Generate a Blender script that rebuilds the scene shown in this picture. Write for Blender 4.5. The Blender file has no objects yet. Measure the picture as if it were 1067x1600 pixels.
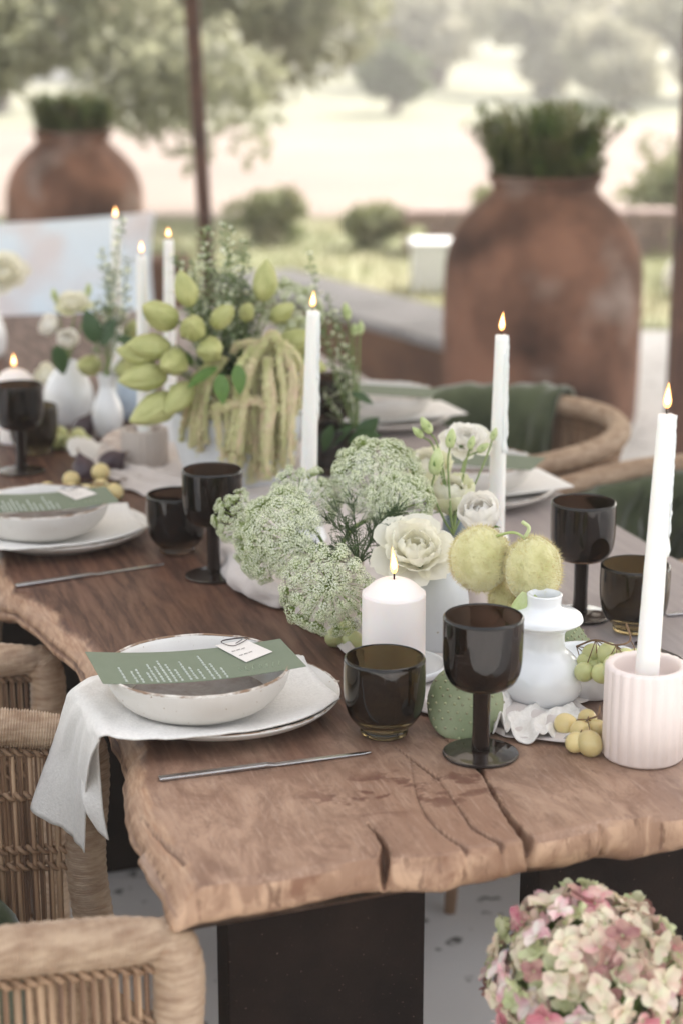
import bpy, math, random
import numpy as np
from mathutils import Vector, Matrix, noise, Quaternion
R_ = math.radians
rnd = random.Random(7)
sc = bpy.context.scene
col = sc.collection

# ------------------------------------------------------------------ camera
PITCH = R_(15.1); FPX = 2770.0; CZ = 1.47
cam = bpy.data.cameras.new('camera'); camo = bpy.data.objects.new('camera', cam); col.objects.link(camo)
camo.location = (0, 0, CZ); camo.rotation_euler = (R_(90) - PITCH, 0, 0)
cam.sensor_fit = 'VERTICAL'; cam.sensor_height = 36.0; cam.sensor_width = 24.0
cam.lens = FPX / 1600 * 36.0
cam.clip_start = 0.05; cam.clip_end = 3000
cam.dof.use_dof = True; cam.dof.focus_distance = 1.97; cam.dof.aperture_fstop = 3.5
sc.camera = camo

# ------------------------------------------------------------------ sky, sun, exposure
SUN_EL, SUN_AZ = 47, 38         # azimuth clockwise from +Y towards +X: sun stands behind and right of the table
world = bpy.data.worlds.new('World'); sc.world = world; world.use_nodes = True
wn = world.node_tree.nodes; wl = world.node_tree.links
sky = wn.new('ShaderNodeTexSky'); sky.sky_type = 'NISHITA'; sky.sun_disc = False
sky.sun_elevation = R_(SUN_EL); sky.sun_rotation = R_(SUN_AZ); sky.dust_density = 3.0; sky.air_density = 1.2
hs_ = wn.new('ShaderNodeHueSaturation'); hs_.inputs['Saturation'].default_value = .38     # thin bright haze: a pale sky
tw_ = wn.new('ShaderNodeMix'); tw_.data_type = 'RGBA'; tw_.blend_type = 'MULTIPLY'; tw_.inputs['Factor'].default_value = 1; tw_.inputs['B'].default_value = (1, .965, .915, 1)
wl.new(sky.outputs[0], hs_.inputs['Color']); wl.new(hs_.outputs[0], tw_.inputs['A']); wl.new(tw_.outputs['Result'], wn['Background'].inputs[0]); wn['Background'].inputs[1].default_value = 0.15
sun = bpy.data.lights.new('sun', 'SUN'); sun.energy = 2.5; sun.angle = R_(0.5); sun.color = (1, .94, .86)
suno = bpy.data.objects.new('sun', sun); col.objects.link(suno)
sd = Vector((math.sin(R_(SUN_AZ)) * math.cos(R_(SUN_EL)), math.cos(R_(SUN_AZ)) * math.cos(R_(SUN_EL)), math.sin(R_(SUN_EL))))
suno.rotation_euler = sd.to_track_quat('Z', 'Y').to_euler(); suno.location = sd * 30
vs = sc.view_settings
sc.display_settings.display_device = 'sRGB'
vs.view_transform = 'Standard'; vs.look = 'None'; vs.gamma = 1; vs.use_curve_mapping = False
vs.exposure = 1.85
try:
    sc.cycles.max_bounces = 10; sc.cycles.transparent_max_bounces = 12; sc.cycles.transmission_bounces = 8
    sc.cycles.caustics_reflective = False; sc.cycles.caustics_refractive = False
except Exception: pass

# ------------------------------------------------------------------ surveying helpers (metres in the world)
def PZ(u, v, z):
    x = (u - 533.5) / FPX; y = (800 - v) / FPX
    d = Vector((x, math.cos(PITCH) + y * math.sin(PITCH), -math.sin(PITCH) + y * math.cos(PITCH)))
    t = (z - CZ) / d.z
    return Vector((d.x * t, d.y * t, z))
def PY(u, v, Y):
    x = (u - 533.5) / FPX; y = (800 - v) / FPX
    d = Vector((x, math.cos(PITCH) + y * math.sin(PITCH), -math.sin(PITCH) + y * math.cos(PITCH)))
    t = Y / d.y
    return Vector((d.x * t, Y, CZ + d.z * t))
TZ = 0.75
ANG = R_(17.0)
AX = Vector((math.cos(ANG), math.sin(ANG), 0)); AY = Vector((-math.sin(ANG), math.cos(ANG), 0))
O0 = Vector((-0.19, 1.418, 0))
def TB(b, a, z=0): return O0 + AX * b + AY * a + Vector((0, 0, z))

# ------------------------------------------------------------------ materials
MATS = {}
def mat(name, c, rough=.6, c2=None, scale=8, stretch=(1, 1, 1), bump=0, bscale=60, spec=.5, metal=0, trans=0,
        sss=0, sheen=0, coat=0, detail=6, lo=.35, hi=.65, ior=1.45, bdist=.002, rand=0, translucent=0, spots=None):
    m = bpy.data.materials.new(name); m.use_nodes = True
    n = m.node_tree.nodes; l = m.node_tree.links; b = n['Principled BSDF']
    b.inputs['Base Color'].default_value = (*c, 1); b.inputs['Roughness'].default_value = rough
    b.inputs['Specular IOR Level'].default_value = spec; b.inputs['Metallic'].default_value = metal
    b.inputs['Transmission Weight'].default_value = trans; b.inputs['IOR'].default_value = ior
    b.inputs['Sheen Weight'].default_value = sheen; b.inputs['Coat Weight'].default_value = coat
    if coat: b.inputs['Coat Roughness'].default_value = .15
    if sss:
        b.inputs['Subsurface Weight'].default_value = sss; b.inputs['Subsurface Radius'].default_value = (.02, .012, .008)
        b.inputs['Subsurface Scale'].default_value = .5
    tc = n.new('ShaderNodeTexCoord'); mp = n.new('ShaderNodeMapping'); mp.inputs['Scale'].default_value = stretch
    l.new(tc.outputs['Object'], mp.inputs['Vector'])
    last = None
    if c2 is not None:
        t = n.new('ShaderNodeTexNoise'); t.inputs['Scale'].default_value = scale; t.inputs['Detail'].default_value = detail
        t.inputs['Roughness'].default_value = .6
        l.new(mp.outputs[0], t.inputs['Vector'])
        r = n.new('ShaderNodeMapRange'); r.inputs['From Min'].default_value = lo; r.inputs['From Max'].default_value = hi
        l.new(t.outputs['Fac'], r.inputs['Value'])
        x = n.new('ShaderNodeMix'); x.data_type = 'RGBA'
        x.inputs['A'].default_value = (*c, 1); x.inputs['B'].default_value = (*c2, 1)
        l.new(r.outputs[0], x.inputs['Factor']); last = x.outputs['Result']
    if spots is not None:      # (colour, scale, threshold)
        t = n.new('ShaderNodeTexNoise'); t.inputs['Scale'].default_value = spots[1]; t.inputs['Detail'].default_value = 2
        l.new(tc.outputs['Object'], t.inputs['Vector'])
        r = n.new('ShaderNodeMapRange'); r.inputs['From Min'].default_value = spots[2]; r.inputs['From Max'].default_value = spots[2] + .05
        l.new(t.outputs['Fac'], r.inputs['Value'])
        x = n.new('ShaderNodeMix'); x.data_type = 'RGBA'
        if last is not None: l.new(last, x.inputs['A'])
        else: x.inputs['A'].default_value = (*c, 1)
        x.inputs['B'].default_value = (*spots[0], 1)
        l.new(r.outputs[0], x.inputs['Factor']); last = x.outputs['Result']
    if rand:
        oi = n.new('ShaderNodeObjectInfo'); hs = n.new('ShaderNodeHueSaturation')
        r = n.new('ShaderNodeMapRange'); r.inputs['To Min'].default_value = 1 - rand; r.inputs['To Max'].default_value = 1 + rand
        l.new(oi.outputs['Random'], r.inputs['Value']); l.new(r.outputs[0], hs.inputs['Value'])
        if last is not None: l.new(last, hs.inputs['Color'])
        else: hs.inputs['Color'].default_value = (*c, 1)
        last = hs.outputs[0]
    if last is not None: l.new(last, b.inputs['Base Color'])
    if bump:
        t = n.new('ShaderNodeTexNoise'); t.inputs['Scale'].default_value = bscale; t.inputs['Detail'].default_value = 5
        l.new(mp.outputs[0], t.inputs['Vector'])
        bp = n.new('ShaderNodeBump'); bp.inputs['Strength'].default_value = bump; bp.inputs['Distance'].default_value = bdist
        l.new(t.outputs['Fac'], bp.inputs['Height']); l.new(bp.outputs[0], b.inputs['Normal'])
    if translucent:
        tr = n.new('ShaderNodeBsdfTranslucent'); tr.inputs['Color'].default_value = (*[min(1, k * 1.3) for k in c], 1)
        if last is not None: l.new(last, tr.inputs['Color'])
        ms = n.new('ShaderNodeMixShader'); ms.inputs[0].default_value = translucent
        l.new(b.outputs[0], ms.inputs[1]); l.new(tr.outputs[0], ms.inputs[2]); l.new(ms.outputs[0], n['Material Output'].inputs[0])
    MATS[name] = m
    return m

def emis(name, c, s):
    m = bpy.data.materials.new(name); m.use_nodes = True; n = m.node_tree.nodes; b = n['Principled BSDF']
    b.inputs['Base Color'].default_value = (0, 0, 0, 1); b.inputs['Emission Color'].default_value = (*c, 1); b.inputs['Emission Strength'].default_value = s
    return m

m_ceramic = mat('cream_ceramic', (.74, .72, .69), .32, (.66, .63, .59), 14, bump=.15, bscale=30, coat=.3, spots=((.35, .25, .17), 160, .70))
m_rim = mat('raw_clay_rim', (.66, .62, .57), .5, (.23, .14, .085), 45, detail=8, lo=.42, hi=.56)
m_white = mat('white_glaze', (.80, .81, .82), .22, (.74, .75, .77), 6, coat=.5, bump=.1, bscale=18)
m_matte = mat('matte_white_glaze', (.66, .68, .70), .5, (.60, .62, .65), 9, bump=.25, bscale=40, spots=((.4, .36, .3), 120, .72))
m_blush = mat('blush_ceramic', (.80, .70, .66), .55, (.75, .65, .61), 12, bump=.15, bscale=120)
m_taupe = mat('taupe_ceramic', (.50, .44, .40), .6, (.44, .38, .34), 10, bump=.2, bscale=90)
m_creampot = mat('cream_pot_clay', (.74, .68, .60), .55, (.68, .61, .53), 8, bump=.3, bscale=50)
m_blue = mat('blue_grey_ceramic', (.22, .27, .34), .35, (.27, .32, .39), 10, coat=.3)
m_shaded_glaze = mat('shaded_bowl_glaze', (.16, .085, .05), .2, (.30, .25, .22), 22, coat=.7)  # brown glaze; the card's shadow is mixed into its colour
m_wax = mat('white_wax', (.86, .85, .82), .45, (.82, .81, .77), 20, sss=.35, bump=.08, bscale=40)
m_waxpink = mat('blush_wax', (.86, .80, .77), .5, (.84, .77, .74), 10, sss=.4)
m_wick = mat('charred_wick', (.02, .015, .012), .9, (.05, .03, .02), 80)
m_flame = emis('candle_flame', (1.0, .42, .12), 1.7)
_n = m_flame.node_tree; _t = _n.nodes.new('ShaderNodeBsdfTransparent'); _m = _n.nodes.new('ShaderNodeMixShader'); _m.inputs[0].default_value = .6
_n.links.new(_t.outputs[0], _m.inputs[1]); _n.links.new(_n.nodes['Principled BSDF'].outputs[0], _m.inputs[2]); _n.links.new(_m.outputs[0], _n.nodes['Material Output'].inputs[0])
m_flamecore = emis('flame_core', (1.0, .72, .38), 4)
m_napkin = mat('white_linen', (.78, .75, .71), .9, (.69, .66, .62), 260, bump=.8, bscale=420, sheen=.3, bdist=.0012)
m_runner = mat('taupe_gauze', (.62, .56, .53), .9, (.54, .48, .45), 18, bump=.5, bscale=500, sheen=.3, bdist=.001)
m_velvet = mat('green_velvet', (.040, .052, .020), .8, (.085, .105, .048), 7, bump=.4, bscale=60, sheen=.5, bdist=.004)
m_card = mat('sage_card', (.17, .20, .14), .8, (.16, .19, .13), 60, bump=.1, bscale=400)
m_tag = mat('ivory_card', (.72, .68, .64), .8, (.69, .65, .61), 60)
m_ink = mat('white_ink', (.62, .65, .60), .8, (.52, .56, .50), 300)
m_dink = mat('grey_ink', (.35, .32, .30), .8, (.42, .38, .35), 300)
m_emb = mat('embossed_sage', (.26, .31, .22), .6, (.24, .29, .20), 60)
m_steel = mat('brushed_steel', (.55, .55, .56), .22, (.48, .48, .50), 40, metal=1)
m_blacksteel = mat('black_steel', (.05, .05, .055), .2, (.08, .07, .07), 40, metal=1)
m_wire = mat('dark_wire', (.08, .07, .07), .35, (.12, .1, .1), 40, metal=1)
m_rust = mat('dark_rusted_steel', (.011, .007, .006), .8, (.021, .013, .010), 9, spec=.12, bump=.4, bscale=260, spots=((.22, .14, .11), 330, .71), detail=9)
m_post = mat('rusty_post', (.13, .065, .045), .7, (.07, .04, .032), 9, bump=.5, bscale=80)
m_cane = mat('wrapped_cane', (.54, .40, .28), .45, (.30, .185, .115), 34, detail=9, lo=.38, hi=.7, bump=.5, bscale=120, stretch=(1, 1, 5), rand=.1)
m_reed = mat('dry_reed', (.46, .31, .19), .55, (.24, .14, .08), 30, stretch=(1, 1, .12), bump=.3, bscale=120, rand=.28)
m_reedd = mat('shaded_reed', (.22, .125, .07), .7, (.12, .065, .04), 30, stretch=(1, 1, .12))  # darker copy of the reed; shade between reeds put into its colour
m_twine = mat('rattan_twine', (.36, .23, .14), .6, (.22, .13, .075), 60, bump=.4, bscale=300)
m_floor = mat('grey_limestone', (.63, .62, .615), .7, (.54, .53, .525), 2.2, bump=.35, bscale=30, spots=((.13, .125, .12), 19, .655), bdist=.003)
m_joint = mat('floor_joint', (.27, .26, .25), .9, (.22, .21, .20), 20, bump=.4, bscale=60)
m_wallbrown = mat('brown_render', (.22, .125, .08), .9, (.12, .068, .048), 2.4, bump=.6, bscale=20, bdist=.01)
m_ledge = mat('grey_ledge_stone', (.36, .35, .36), .7, (.26, .255, .26), 5, bump=.5, bscale=30, bdist=.006)
m_green_stem = mat('green_stem', (.13, .20, .05), .55, (.20, .26, .08), 20)
m_leaf = mat('fresh_leaf', (.10, .20, .045), .45, (.17, .28, .07), 14, translucent=.25)
m_dleaf = mat('dark_leaf', (.035, .075, .025), .4, (.065, .12, .04), 14, translucent=.15)
m_dill = mat('dill_leaf', (.055, .095, .035), .6, (.09, .14, .05), 30)
m_floret = mat('umbel_floret', (.91, .91, .80), .6, (.80, .84, .56), 160, translucent=.15)
m_flgreen = mat('umbel_green', (.17, .25, .05), .6, (.30, .39, .10), 60)
m_petal = mat('ivory_petal', (.93, .91, .81), .5, (.91, .89, .76), 40, translucent=.45)
m_petalw = mat('white_petal', (.92, .90, .86), .5, (.90, .87, .80), 40, translucent=.45)
m_petalg = mat('lime_petal', (.80, .82, .55), .55, (.88, .87, .70), 40, translucent=.4)
m_bud = mat('green_bud', (.62, .68, .38), .5, (.44, .54, .20), 50, translucent=.2)
m_pod = mat('lime_pod', (.50, .50, .22), .55, (.34, .36, .13), 34, stretch=(1, 1, .5), bump=.6, bscale=60, bdist=.004, lo=.35, hi=.65)
m_amar = mat('amaranth_cream', (.74, .68, .42), .85, (.56, .58, .26), 22, bump=1, bscale=260, bdist=.003)
m_amarp = mat('amaranth_blush', (.72, .56, .40), .85, (.62, .60, .32), 26, bump=1, bscale=260, bdist=.003)
m_herb = mat('grey_green_herb', (.13, .19, .085), .6, (.30, .36, .21), 40, rand=.2)
m_gourd = mat('hairy_gourd', (.66, .62, .34), .8, (.50, .48, .20), 34, bump=1, bscale=180, sheen=.6, spots=((.42, .24, .10), 30, .66))
m_hair = mat('gourd_hair', (.70, .66, .34), .6, (.50, .36, .18), 30)
m_grape = mat('green_grape', (.54, .55, .28), .35, (.43, .45, .18), 30, sss=.5, coat=.2, rand=.12, spots=((.30, .2, .08), 90, .72))
m_grapey = mat('golden_grape', (.66, .56, .29), .35, (.58, .46, .20), 30, sss=.5, coat=.2, rand=.12, spots=((.4, .24, .1), 90, .72))
m_fig = mat('dark_fig', (.035, .018, .028), .45, (.08, .045, .05), 25, coat=.2)
m_twig = mat('grape_twig', (.22, .13, .07), .7, (.13, .075, .04), 80, bump=.4, bscale=200)
m_cactus = mat('cactus_skin', (.17, .21, .10), .6, (.27, .30, .18), 22, bump=.3, bscale=40)
m_spine = mat('cactus_areole', (.36, .38, .22), .8, (.24, .22, .14), 90)
m_shell = mat('pale_shell', (.70, .60, .52), .5, (.48, .36, .29), 40, stretch=(1, 6, 1))
m_hyd = [mat('hydrangea_' + n, c, .6, c2, 70, translucent=.25, rand=.15, detail=3) for n, c, c2 in [
    ('cream', (.72, .70, .50), (.74, .56, .46)), ('lime', (.48, .53, .27), (.64, .64, .42)), ('pink', (.70, .40, .38), (.68, .62, .46)),
    ('rose', (.55, .16, .22), (.70, .48, .42)), ('dusky', (.30, .13, .13), (.46, .28, .22)), ('pale', (.76, .72, .64), (.74, .42, .46))]]
m_cushion = mat('pale_patterned_cushion', (.70, .79, .88), .9, (.70, .66, .68), 3.2, detail=2, lo=.45, hi=.6, bump=.2, bscale=60)
m_seatpad = mat('grey_seat_pad', (.58, .62, .68), .9, (.48, .50, .55), 5, bump=.3, bscale=30)
m_whitebox = mat('white_paint', (.80, .82, .84), .6, (.74, .76, .78), 4)
m_stonewall = mat('pinkish_stone', (.30, .22, .20), .9, (.22, .16, .145), 5, bump=.6, bscale=20, bdist=.02)
m_sail = mat('canopy_cloth', (.50, .46, .41), .9, (.44, .40, .36), 3, translucent=.4)  # translucent, so the unseen canopy passes soft top light
m_roofwood = mat('canopy_timber', (.20, .13, .08), .8, (.12, .07, .045), 6, bump=.4, bscale=40)
m_legwood = mat('pale_leg_wood', (.30, .18, .11), .55, (.22, .13, .075), 20, stretch=(4, 4, .6))
m_bark = mat('olive_bark', (.14, .11, .085), .9, (.08, .06, .045), 12, bump=1, bscale=30, bdist=.02)
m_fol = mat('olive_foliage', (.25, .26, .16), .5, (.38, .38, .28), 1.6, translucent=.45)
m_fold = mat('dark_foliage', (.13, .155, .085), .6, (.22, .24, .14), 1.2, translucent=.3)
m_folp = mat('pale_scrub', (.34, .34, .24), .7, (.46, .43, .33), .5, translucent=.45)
m_folh = mat('jar_plant_leaf', (.12, .20, .05), .5, (.24, .22, .10), 9, translucent=.25)
m_grass = mat('meadow_grass', (.19, .21, .11), .9, (.28, .26, .16), .9, bump=.5, bscale=6, bdist=.05)
m_blade = mat('grass_blade', (.20, .24, .11), .7, (.32, .29, .18), 1.5, translucent=.3)
m_field = mat('dry_field', (.25, .195, .165), .95, (.20, .155, .13), .35, bump=.4, bscale=4, bdist=.05)
m_hill = mat('hillside_scrub', (.24, .23, .16), .95, (.17, .18, .12), .08, bump=.4, bscale=2, bdist=.1)
m_house = mat('limewashed_wall', (.78, .75, .72), .9, (.70, .67, .63), .8)
m_tile = mat('clay_roof_tile', (.45, .24, .16), .9, (.34, .18, .12), 3)
m_pane = mat('window_dark', (.05, .06, .07), .15, (.07, .08, .09), 3)

def glass(name, c, rough=.03):
    m = mat(name, c, rough, [k * .8 for k in c], 12, trans=1, ior=1.48, bump=.06, bscale=25, bdist=.002)
    return m
m_glass = glass('smoky_violet_glass', (.10, .062, .042))
m_glassg = glass('smoky_olive_glass', (.18, .135, .065))
m_glassd = mat('dense_smoky_glass', (.020, .012, .009), .10, (.016, .010, .008), 12, trans=.1, ior=1.35, spec=.3)

# terracotta with soot blotches; grey sheen painted as pale patches
def terracotta(name):
    m = mat(name, (.275, .145, .10), .85, (.185, .10, .07), 3.2, spec=.25, bump=.5, bscale=14, bdist=.01, detail=8)
    n = m.node_tree.nodes; l = m.node_tree.links; b = n['Principled BSDF']
    src = b.inputs['Base Color'].links[0].from_socket
    t = n.new('ShaderNodeTexNoise'); t.inputs['Scale'].default_value = 3.6; t.inputs['Detail'].default_value = 7
    tc = n.new('ShaderNodeTexCoord'); l.new(tc.outputs['Object'], t.inputs['Vector'])
    r = n.new('ShaderNodeMapRange'); r.inputs['From Min'].default_value = .40; r.inputs['From Max'].default_value = .70
    l.new(t.outputs['Fac'], r.inputs['Value'])
    x = n.new('ShaderNodeMix'); x.data_type = 'RGBA'; x.inputs['B'].default_value = (.050, .028, .022, 1)
    l.new(src, x.inputs['A']); l.new(r.outputs[0], x.inputs['Factor'])
    t2 = n.new('ShaderNodeTexNoise'); t2.inputs['Scale'].default_value = 3.1; t2.inputs['Detail'].default_value = 5
    mp = n.new('ShaderNodeMapping'); mp.inputs['Location'].default_value = (4, 2, 9); l.new(tc.outputs['Object'], mp.inputs[0]); l.new(mp.outputs[0], t2.inputs['Vector'])
    r2 = n.new('ShaderNodeMapRange'); r2.inputs['From Min'].default_value = .55; r2.inputs['From Max'].default_value = .7
    l.new(t2.outputs['Fac'], r2.inputs['Value'])
    y = n.new('ShaderNodeMix'); y.data_type = 'RGBA'; y.inputs['B'].default_value = (.30, .23, .20, 1)
    l.new(x.outputs['Result'], y.inputs['A']); l.new(r2.outputs[0], y.inputs['Factor'])
    l.new(y.outputs['Result'], b.inputs['Base Color'])
    return m
m_terra = terracotta('old_terracotta')

# table wood: local x across, y along; near end paler
def wood_mat():
    m = bpy.data.materials.new('old_slab_wood'); m.use_nodes = True
    n = m.node_tree.nodes; l = m.node_tree.links; b = n['Principled BSDF']
    tc = n.new('ShaderNodeTexCoord'); sx = n.new('ShaderNodeSeparateXYZ'); l.new(tc.outputs['Object'], sx.inputs[0])
    def nz(scale, st=(1, 1, 1), det=8, dist=0, rough=.6):
        mp = n.new('ShaderNodeMapping'); mp.inputs['Scale'].default_value = st; l.new(tc.outputs['Object'], mp.inputs[0])
        t = n.new('ShaderNodeTexNoise'); t.inputs['Scale'].default_value = scale; t.inputs['Detail'].default_value = det
        t.inputs['Distortion'].default_value = dist; t.inputs['Roughness'].default_value = rough; l.new(mp.outputs[0], t.inputs[0]); return t.outputs['Fac']
    def mr(s, a, c, t0=0, t1=1):
        r = n.new('ShaderNodeMapRange'); r.interpolation_type = 'SMOOTHSTEP'
        for k, v in (('From Min', a), ('From Max', c), ('To Min', t0), ('To Max', t1)): r.inputs[k].default_value = v
        l.new(s, r.inputs['Value']); return r.outputs[0]
    def mix(f, A, B, mode='MIX'):
        x = n.new('ShaderNodeMix'); x.data_type = 'RGBA'; x.blend_type = mode
        for k, v in (('A', A), ('B', B)):
            if isinstance(v, tuple): x.inputs[k].default_value = (*v, 1)
            else: l.new(v, x.inputs[k])
        if isinstance(f, float): x.inputs['Factor'].default_value = f
        else: l.new(f, x.inputs['Factor'])
        return x.outputs['Result']
    def math_(op, a, c):
        q = n.new('ShaderNodeMath'); q.operation = op
        for i, v in enumerate((a, c)):
            if isinstance(v, (int, float)): q.inputs[i].default_value = v
            else: l.new(v, q.inputs[i])
        return q.outputs[0]
    grain = nz(14, (5, .5, 5), 10, .6)
    fine = nz(160, (1.6, .16, 1.6), 6, .2)
    big = nz(5, (1, .7, 1), 6, .5)
    dark = mix(mr(grain, .35, .68), (.135, .062, .038), (.058, .027, .018))
    dark = mix(mr(fine, .55, .72, 0, .45), dark, (.26, .14, .085))
    light = mix(mr(nz(11, (2, .9, 2), 10, 1.2, .7), .34, .66), (.365, .235, .162), (.19, .108, .072))
    light = mix(mr(big, .42, .62, 0, .8), light, (.24, .135, .088))
    light = mix(mr(nz(90, (1, .35, 1), 8, .8, .7), .52, .66, 0, .55), light, (.16, .085, .055))
    light = mix(mr(fine, .5, .72, 0, .35), light, (.46, .33, .25))
    wob = math_('ADD', sx.outputs['Y'], math_('MULTIPLY', math_('SUBTRACT', big, .5), .35))
    base = mix(mr(wob, .14, .34), light, dark)
    # grey sky reflection painted over the far right side
    base = mix(mr(math_('ADD', sx.outputs['X'], math_('MULTIPLY', math_('SUBTRACT', big, .5), .3)), .5, .74, 0, .75), base, (.37, .33, .32))
    # sapwood along the left live edge
    edge = math_('ADD', sx.outputs['X'], math_('MULTIPLY', math_('SUBTRACT', nz(16, (1, 1, 1), 4), .5), .05))
    at1 = n.new('ShaderNodeAttribute'); at1.attribute_name = 'bark_dist'; at2 = n.new('ShaderNodeAttribute'); at2.attribute_name = 'crack_depth'
    edge = math_('ADD', at1.outputs['Fac'], math_('MULTIPLY', math_('SUBTRACT', nz(16, (1, 1, 1), 4), .5), .035))
    sap = mix(mr(fine, .4, .65), (.33, .185, .11), (.45, .29, .185))
    base = mix(mr(edge, .012, .024, 1, 0), base, sap)
    # end and side faces (normal not up): raw ochre wood
    gm = n.new('ShaderNodeNewGeometry'); gs = n.new('ShaderNodeSeparateXYZ'); l.new(gm.outputs['True Normal'], gs.inputs[0])
    raw = mix(mr(nz(30, (1, 1, .5), 8, 1), .38, .62), (.45, .29, .19), (.26, .15, .095))
    raw = mix(mr(nz(9, (1, 1, 1), 4, 1), .56, .68), raw, (.20, .10, .06))
    raw = mix(mr(nz(1, (85, 85, 9), 5, .5), .56, .66, 0, .8), raw, (.13, .065, .038))
    base = mix(mr(gs.outputs['Z'], .35, .75, 1, 0), base, raw)
    # dark blotches at the near end
    st = nz(26, (1, 1.6, 1), 5, .4)
    dx = math_('SUBTRACT', sx.outputs['X'], .30); dy = math_('SUBTRACT', sx.outputs['Y'], .115)
    rr = math_('ADD', math_('MULTIPLY', math_('MULTIPLY', dx, dx), 55), math_('MULTIPLY', math_('MULTIPLY', dy, dy), 260))
    near = mr(rr, .2, 1.0, 1, 0)
    base = mix(math_('MULTIPLY', mr(st, .52, .58), math_('MULTIPLY', near, .75)), base, (.105, .040, .026))
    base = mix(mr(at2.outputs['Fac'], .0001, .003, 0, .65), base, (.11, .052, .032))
    l.new(base, b.inputs['Base Color'])
    l.new(mr(grain, .3, .7, .42, .62), b.inputs['Roughness']); b.inputs['Specular IOR Level'].default_value = .3
    bp = n.new('ShaderNodeBump'); bp.inputs['Strength'].default_value = .35; bp.inputs['Distance'].default_value = .0015
    l.new(math_('ADD', grain, math_('MULTIPLY', fine, .6)), bp.inputs['Height']); l.new(bp.outputs[0], b.inputs['Normal'])
    return m
m_wood = wood_mat()

# ------------------------------------------------------------------ mesh helpers
def mk(name, V, F, m=None, parent=None, smooth=True, midx=None, mats=None):
    me = bpy.data.meshes.new(name)
    me.from_pydata([tuple(v) for v in V], [], F); me.update()
    for q in (mats or ([m] if m else [])): me.materials.append(q)
    if midx is not None: me.polygons.foreach_set('material_index', midx)
    if smooth: me.polygons.foreach_set('use_smooth', [True] * len(F))
    o = bpy.data.objects.new(name, me); col.objects.link(o)
    if parent is not None: o.parent = parent
    return o
def tag(o, label, cat, group=None):
    o['label'] = label; o['category'] = cat
    if group: o['group'] = group
    return o
def thing(name, label, cat, loc=(0, 0, 0), rz=0, group=None):
    o = bpy.data.objects.new(name, None); col.objects.link(o); o.empty_display_size = .05
    o.location = loc; o.rotation_euler = (0, 0, rz)
    return tag(o, label, cat, group)
def struct(name, V, F, m, smooth=False):
    o = mk(name, V, F, m, smooth=smooth); o['kind'] = 'structure'; return o
def kids(o): return [c for c in col.objects if c.parent == o]
def copy_tree(o, parent=None, label=None):
    c = o.copy(); col.objects.link(c)
    if parent is not None: c.parent = parent
    for ch in o.children: copy_tree(ch, c)
    if label: c['label'] = label
    return c
def inst(src, parent, M, name=None):
    c = bpy.data.objects.new(name or src.name.split('.')[0], src.data if hasattr(src, 'data') else src); col.objects.link(c)
    c.parent = parent; c.matrix_basis = M; return c
def instm(name, me, parent, M):
    c = bpy.data.objects.new(name, me); col.objects.link(c); c.parent = parent; c.matrix_basis = M; return c
def mesh(name, V, F, mats, midx=None, smooth=True):
    me = bpy.data.meshes.new(name); me.from_pydata([tuple(v) for v in V], [], F); me.update()
    for q in mats: me.materials.append(q)
    if midx is not None: me.polygons.foreach_set('material_index', midx)
    if smooth: me.polygons.foreach_set('use_smooth', [True] * len(F))
    return me
class MB:
    def __init__(s): s.V = []; s.F = []; s.I = []
    def add(s, vf, mi=0, M=None):
        V, F = vf; o = len(s.V)
        s.V += [(M @ Vector(v)) for v in V] if M is not None else list(V)
        s.F += [tuple(i + o for i in f) for f in F]; s.I += [mi] * len(F); return s
    def build(s, name, mats, parent=None, smooth=True):
        if not isinstance(mats, (list, tuple)): mats = [mats]
        return mk(name, s.V, s.F, None, parent, smooth, s.I, mats)
    def mesh(s, name, mats, smooth=True): return mesh(name, s.V, s.F, mats, s.I, smooth)
def lathe(prof, n=48, mod=None):
    V = []; F = []
    for i, (r, z) in enumerate(prof):
        for k in range(n):
            t = 2 * math.pi * k / n; q = r
            if mod: q = mod(r, z, t)
            V.append((q * math.cos(t), q * math.sin(t), z))
    for i in range(len(prof) - 1):
        for k in range(n):
            a = i * n + k; b = i * n + (k + 1) % n
            F.append((a, b, b + n, a + n))
    if prof[0][0] < 1e-5 or prof[-1][0] < 1e-5: pass
    return V, F
def spline(pts, n):
    out = []; p = [Vector(q) for q in pts]; p = [p[0] * 2 - p[1]] + p + [p[-1] * 2 - p[-2]]
    for i in range(1, len(p) - 2):
        for k in range(n):
            t = k / n; a, b, c, d = p[i - 1], p[i], p[i + 1], p[i + 2]
            out.append(.5 * ((2 * b) + (c - a) * t + (2 * a - 5 * b + 4 * c - d) * t * t + (3 * b - a - 3 * c + d) * t ** 3))
    out.append(p[-2]); return out
def sm(prof, n=5):
    return [(max(0, p.x), p.y) for p in spline([(r, z, 0) for r, z in prof], n)]
def tube(pts, rad, n=8, cap=True, mod=None):
    pts = [Vector(p) for p in pts]; V = []; F = []
    if not isinstance(rad, (list, tuple)): rad = [rad] * len(pts)
    T = [(pts[min(i + 1, len(pts) - 1)] - pts[max(i - 1, 0)]).normalized() for i in range(len(pts))]
    u = T[0].orthogonal().normalized()
    for i, p in enumerate(pts):
        u = (u - T[i] * u.dot(T[i])); u = u.normalized() if u.length > 1e-8 else T[i].orthogonal().normalized()
        w = T[i].cross(u)
        for k in range(n):
            t = 2 * math.pi * k / n; r = rad[i] * (mod(i, t) if mod else 1)
            V.append(p + (u * math.cos(t) + w * math.sin(t)) * r)
    for i in range(len(pts) - 1):
        for k in range(n):
            a = i * n + k; b = i * n + (k + 1) % n; F.append((a, b, b + n, a + n))
    if cap:
        F.append(tuple(range(n))[::-1]); F.append(tuple((len(pts) - 1) * n + k for k in range(n)))
    return V, F
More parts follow.
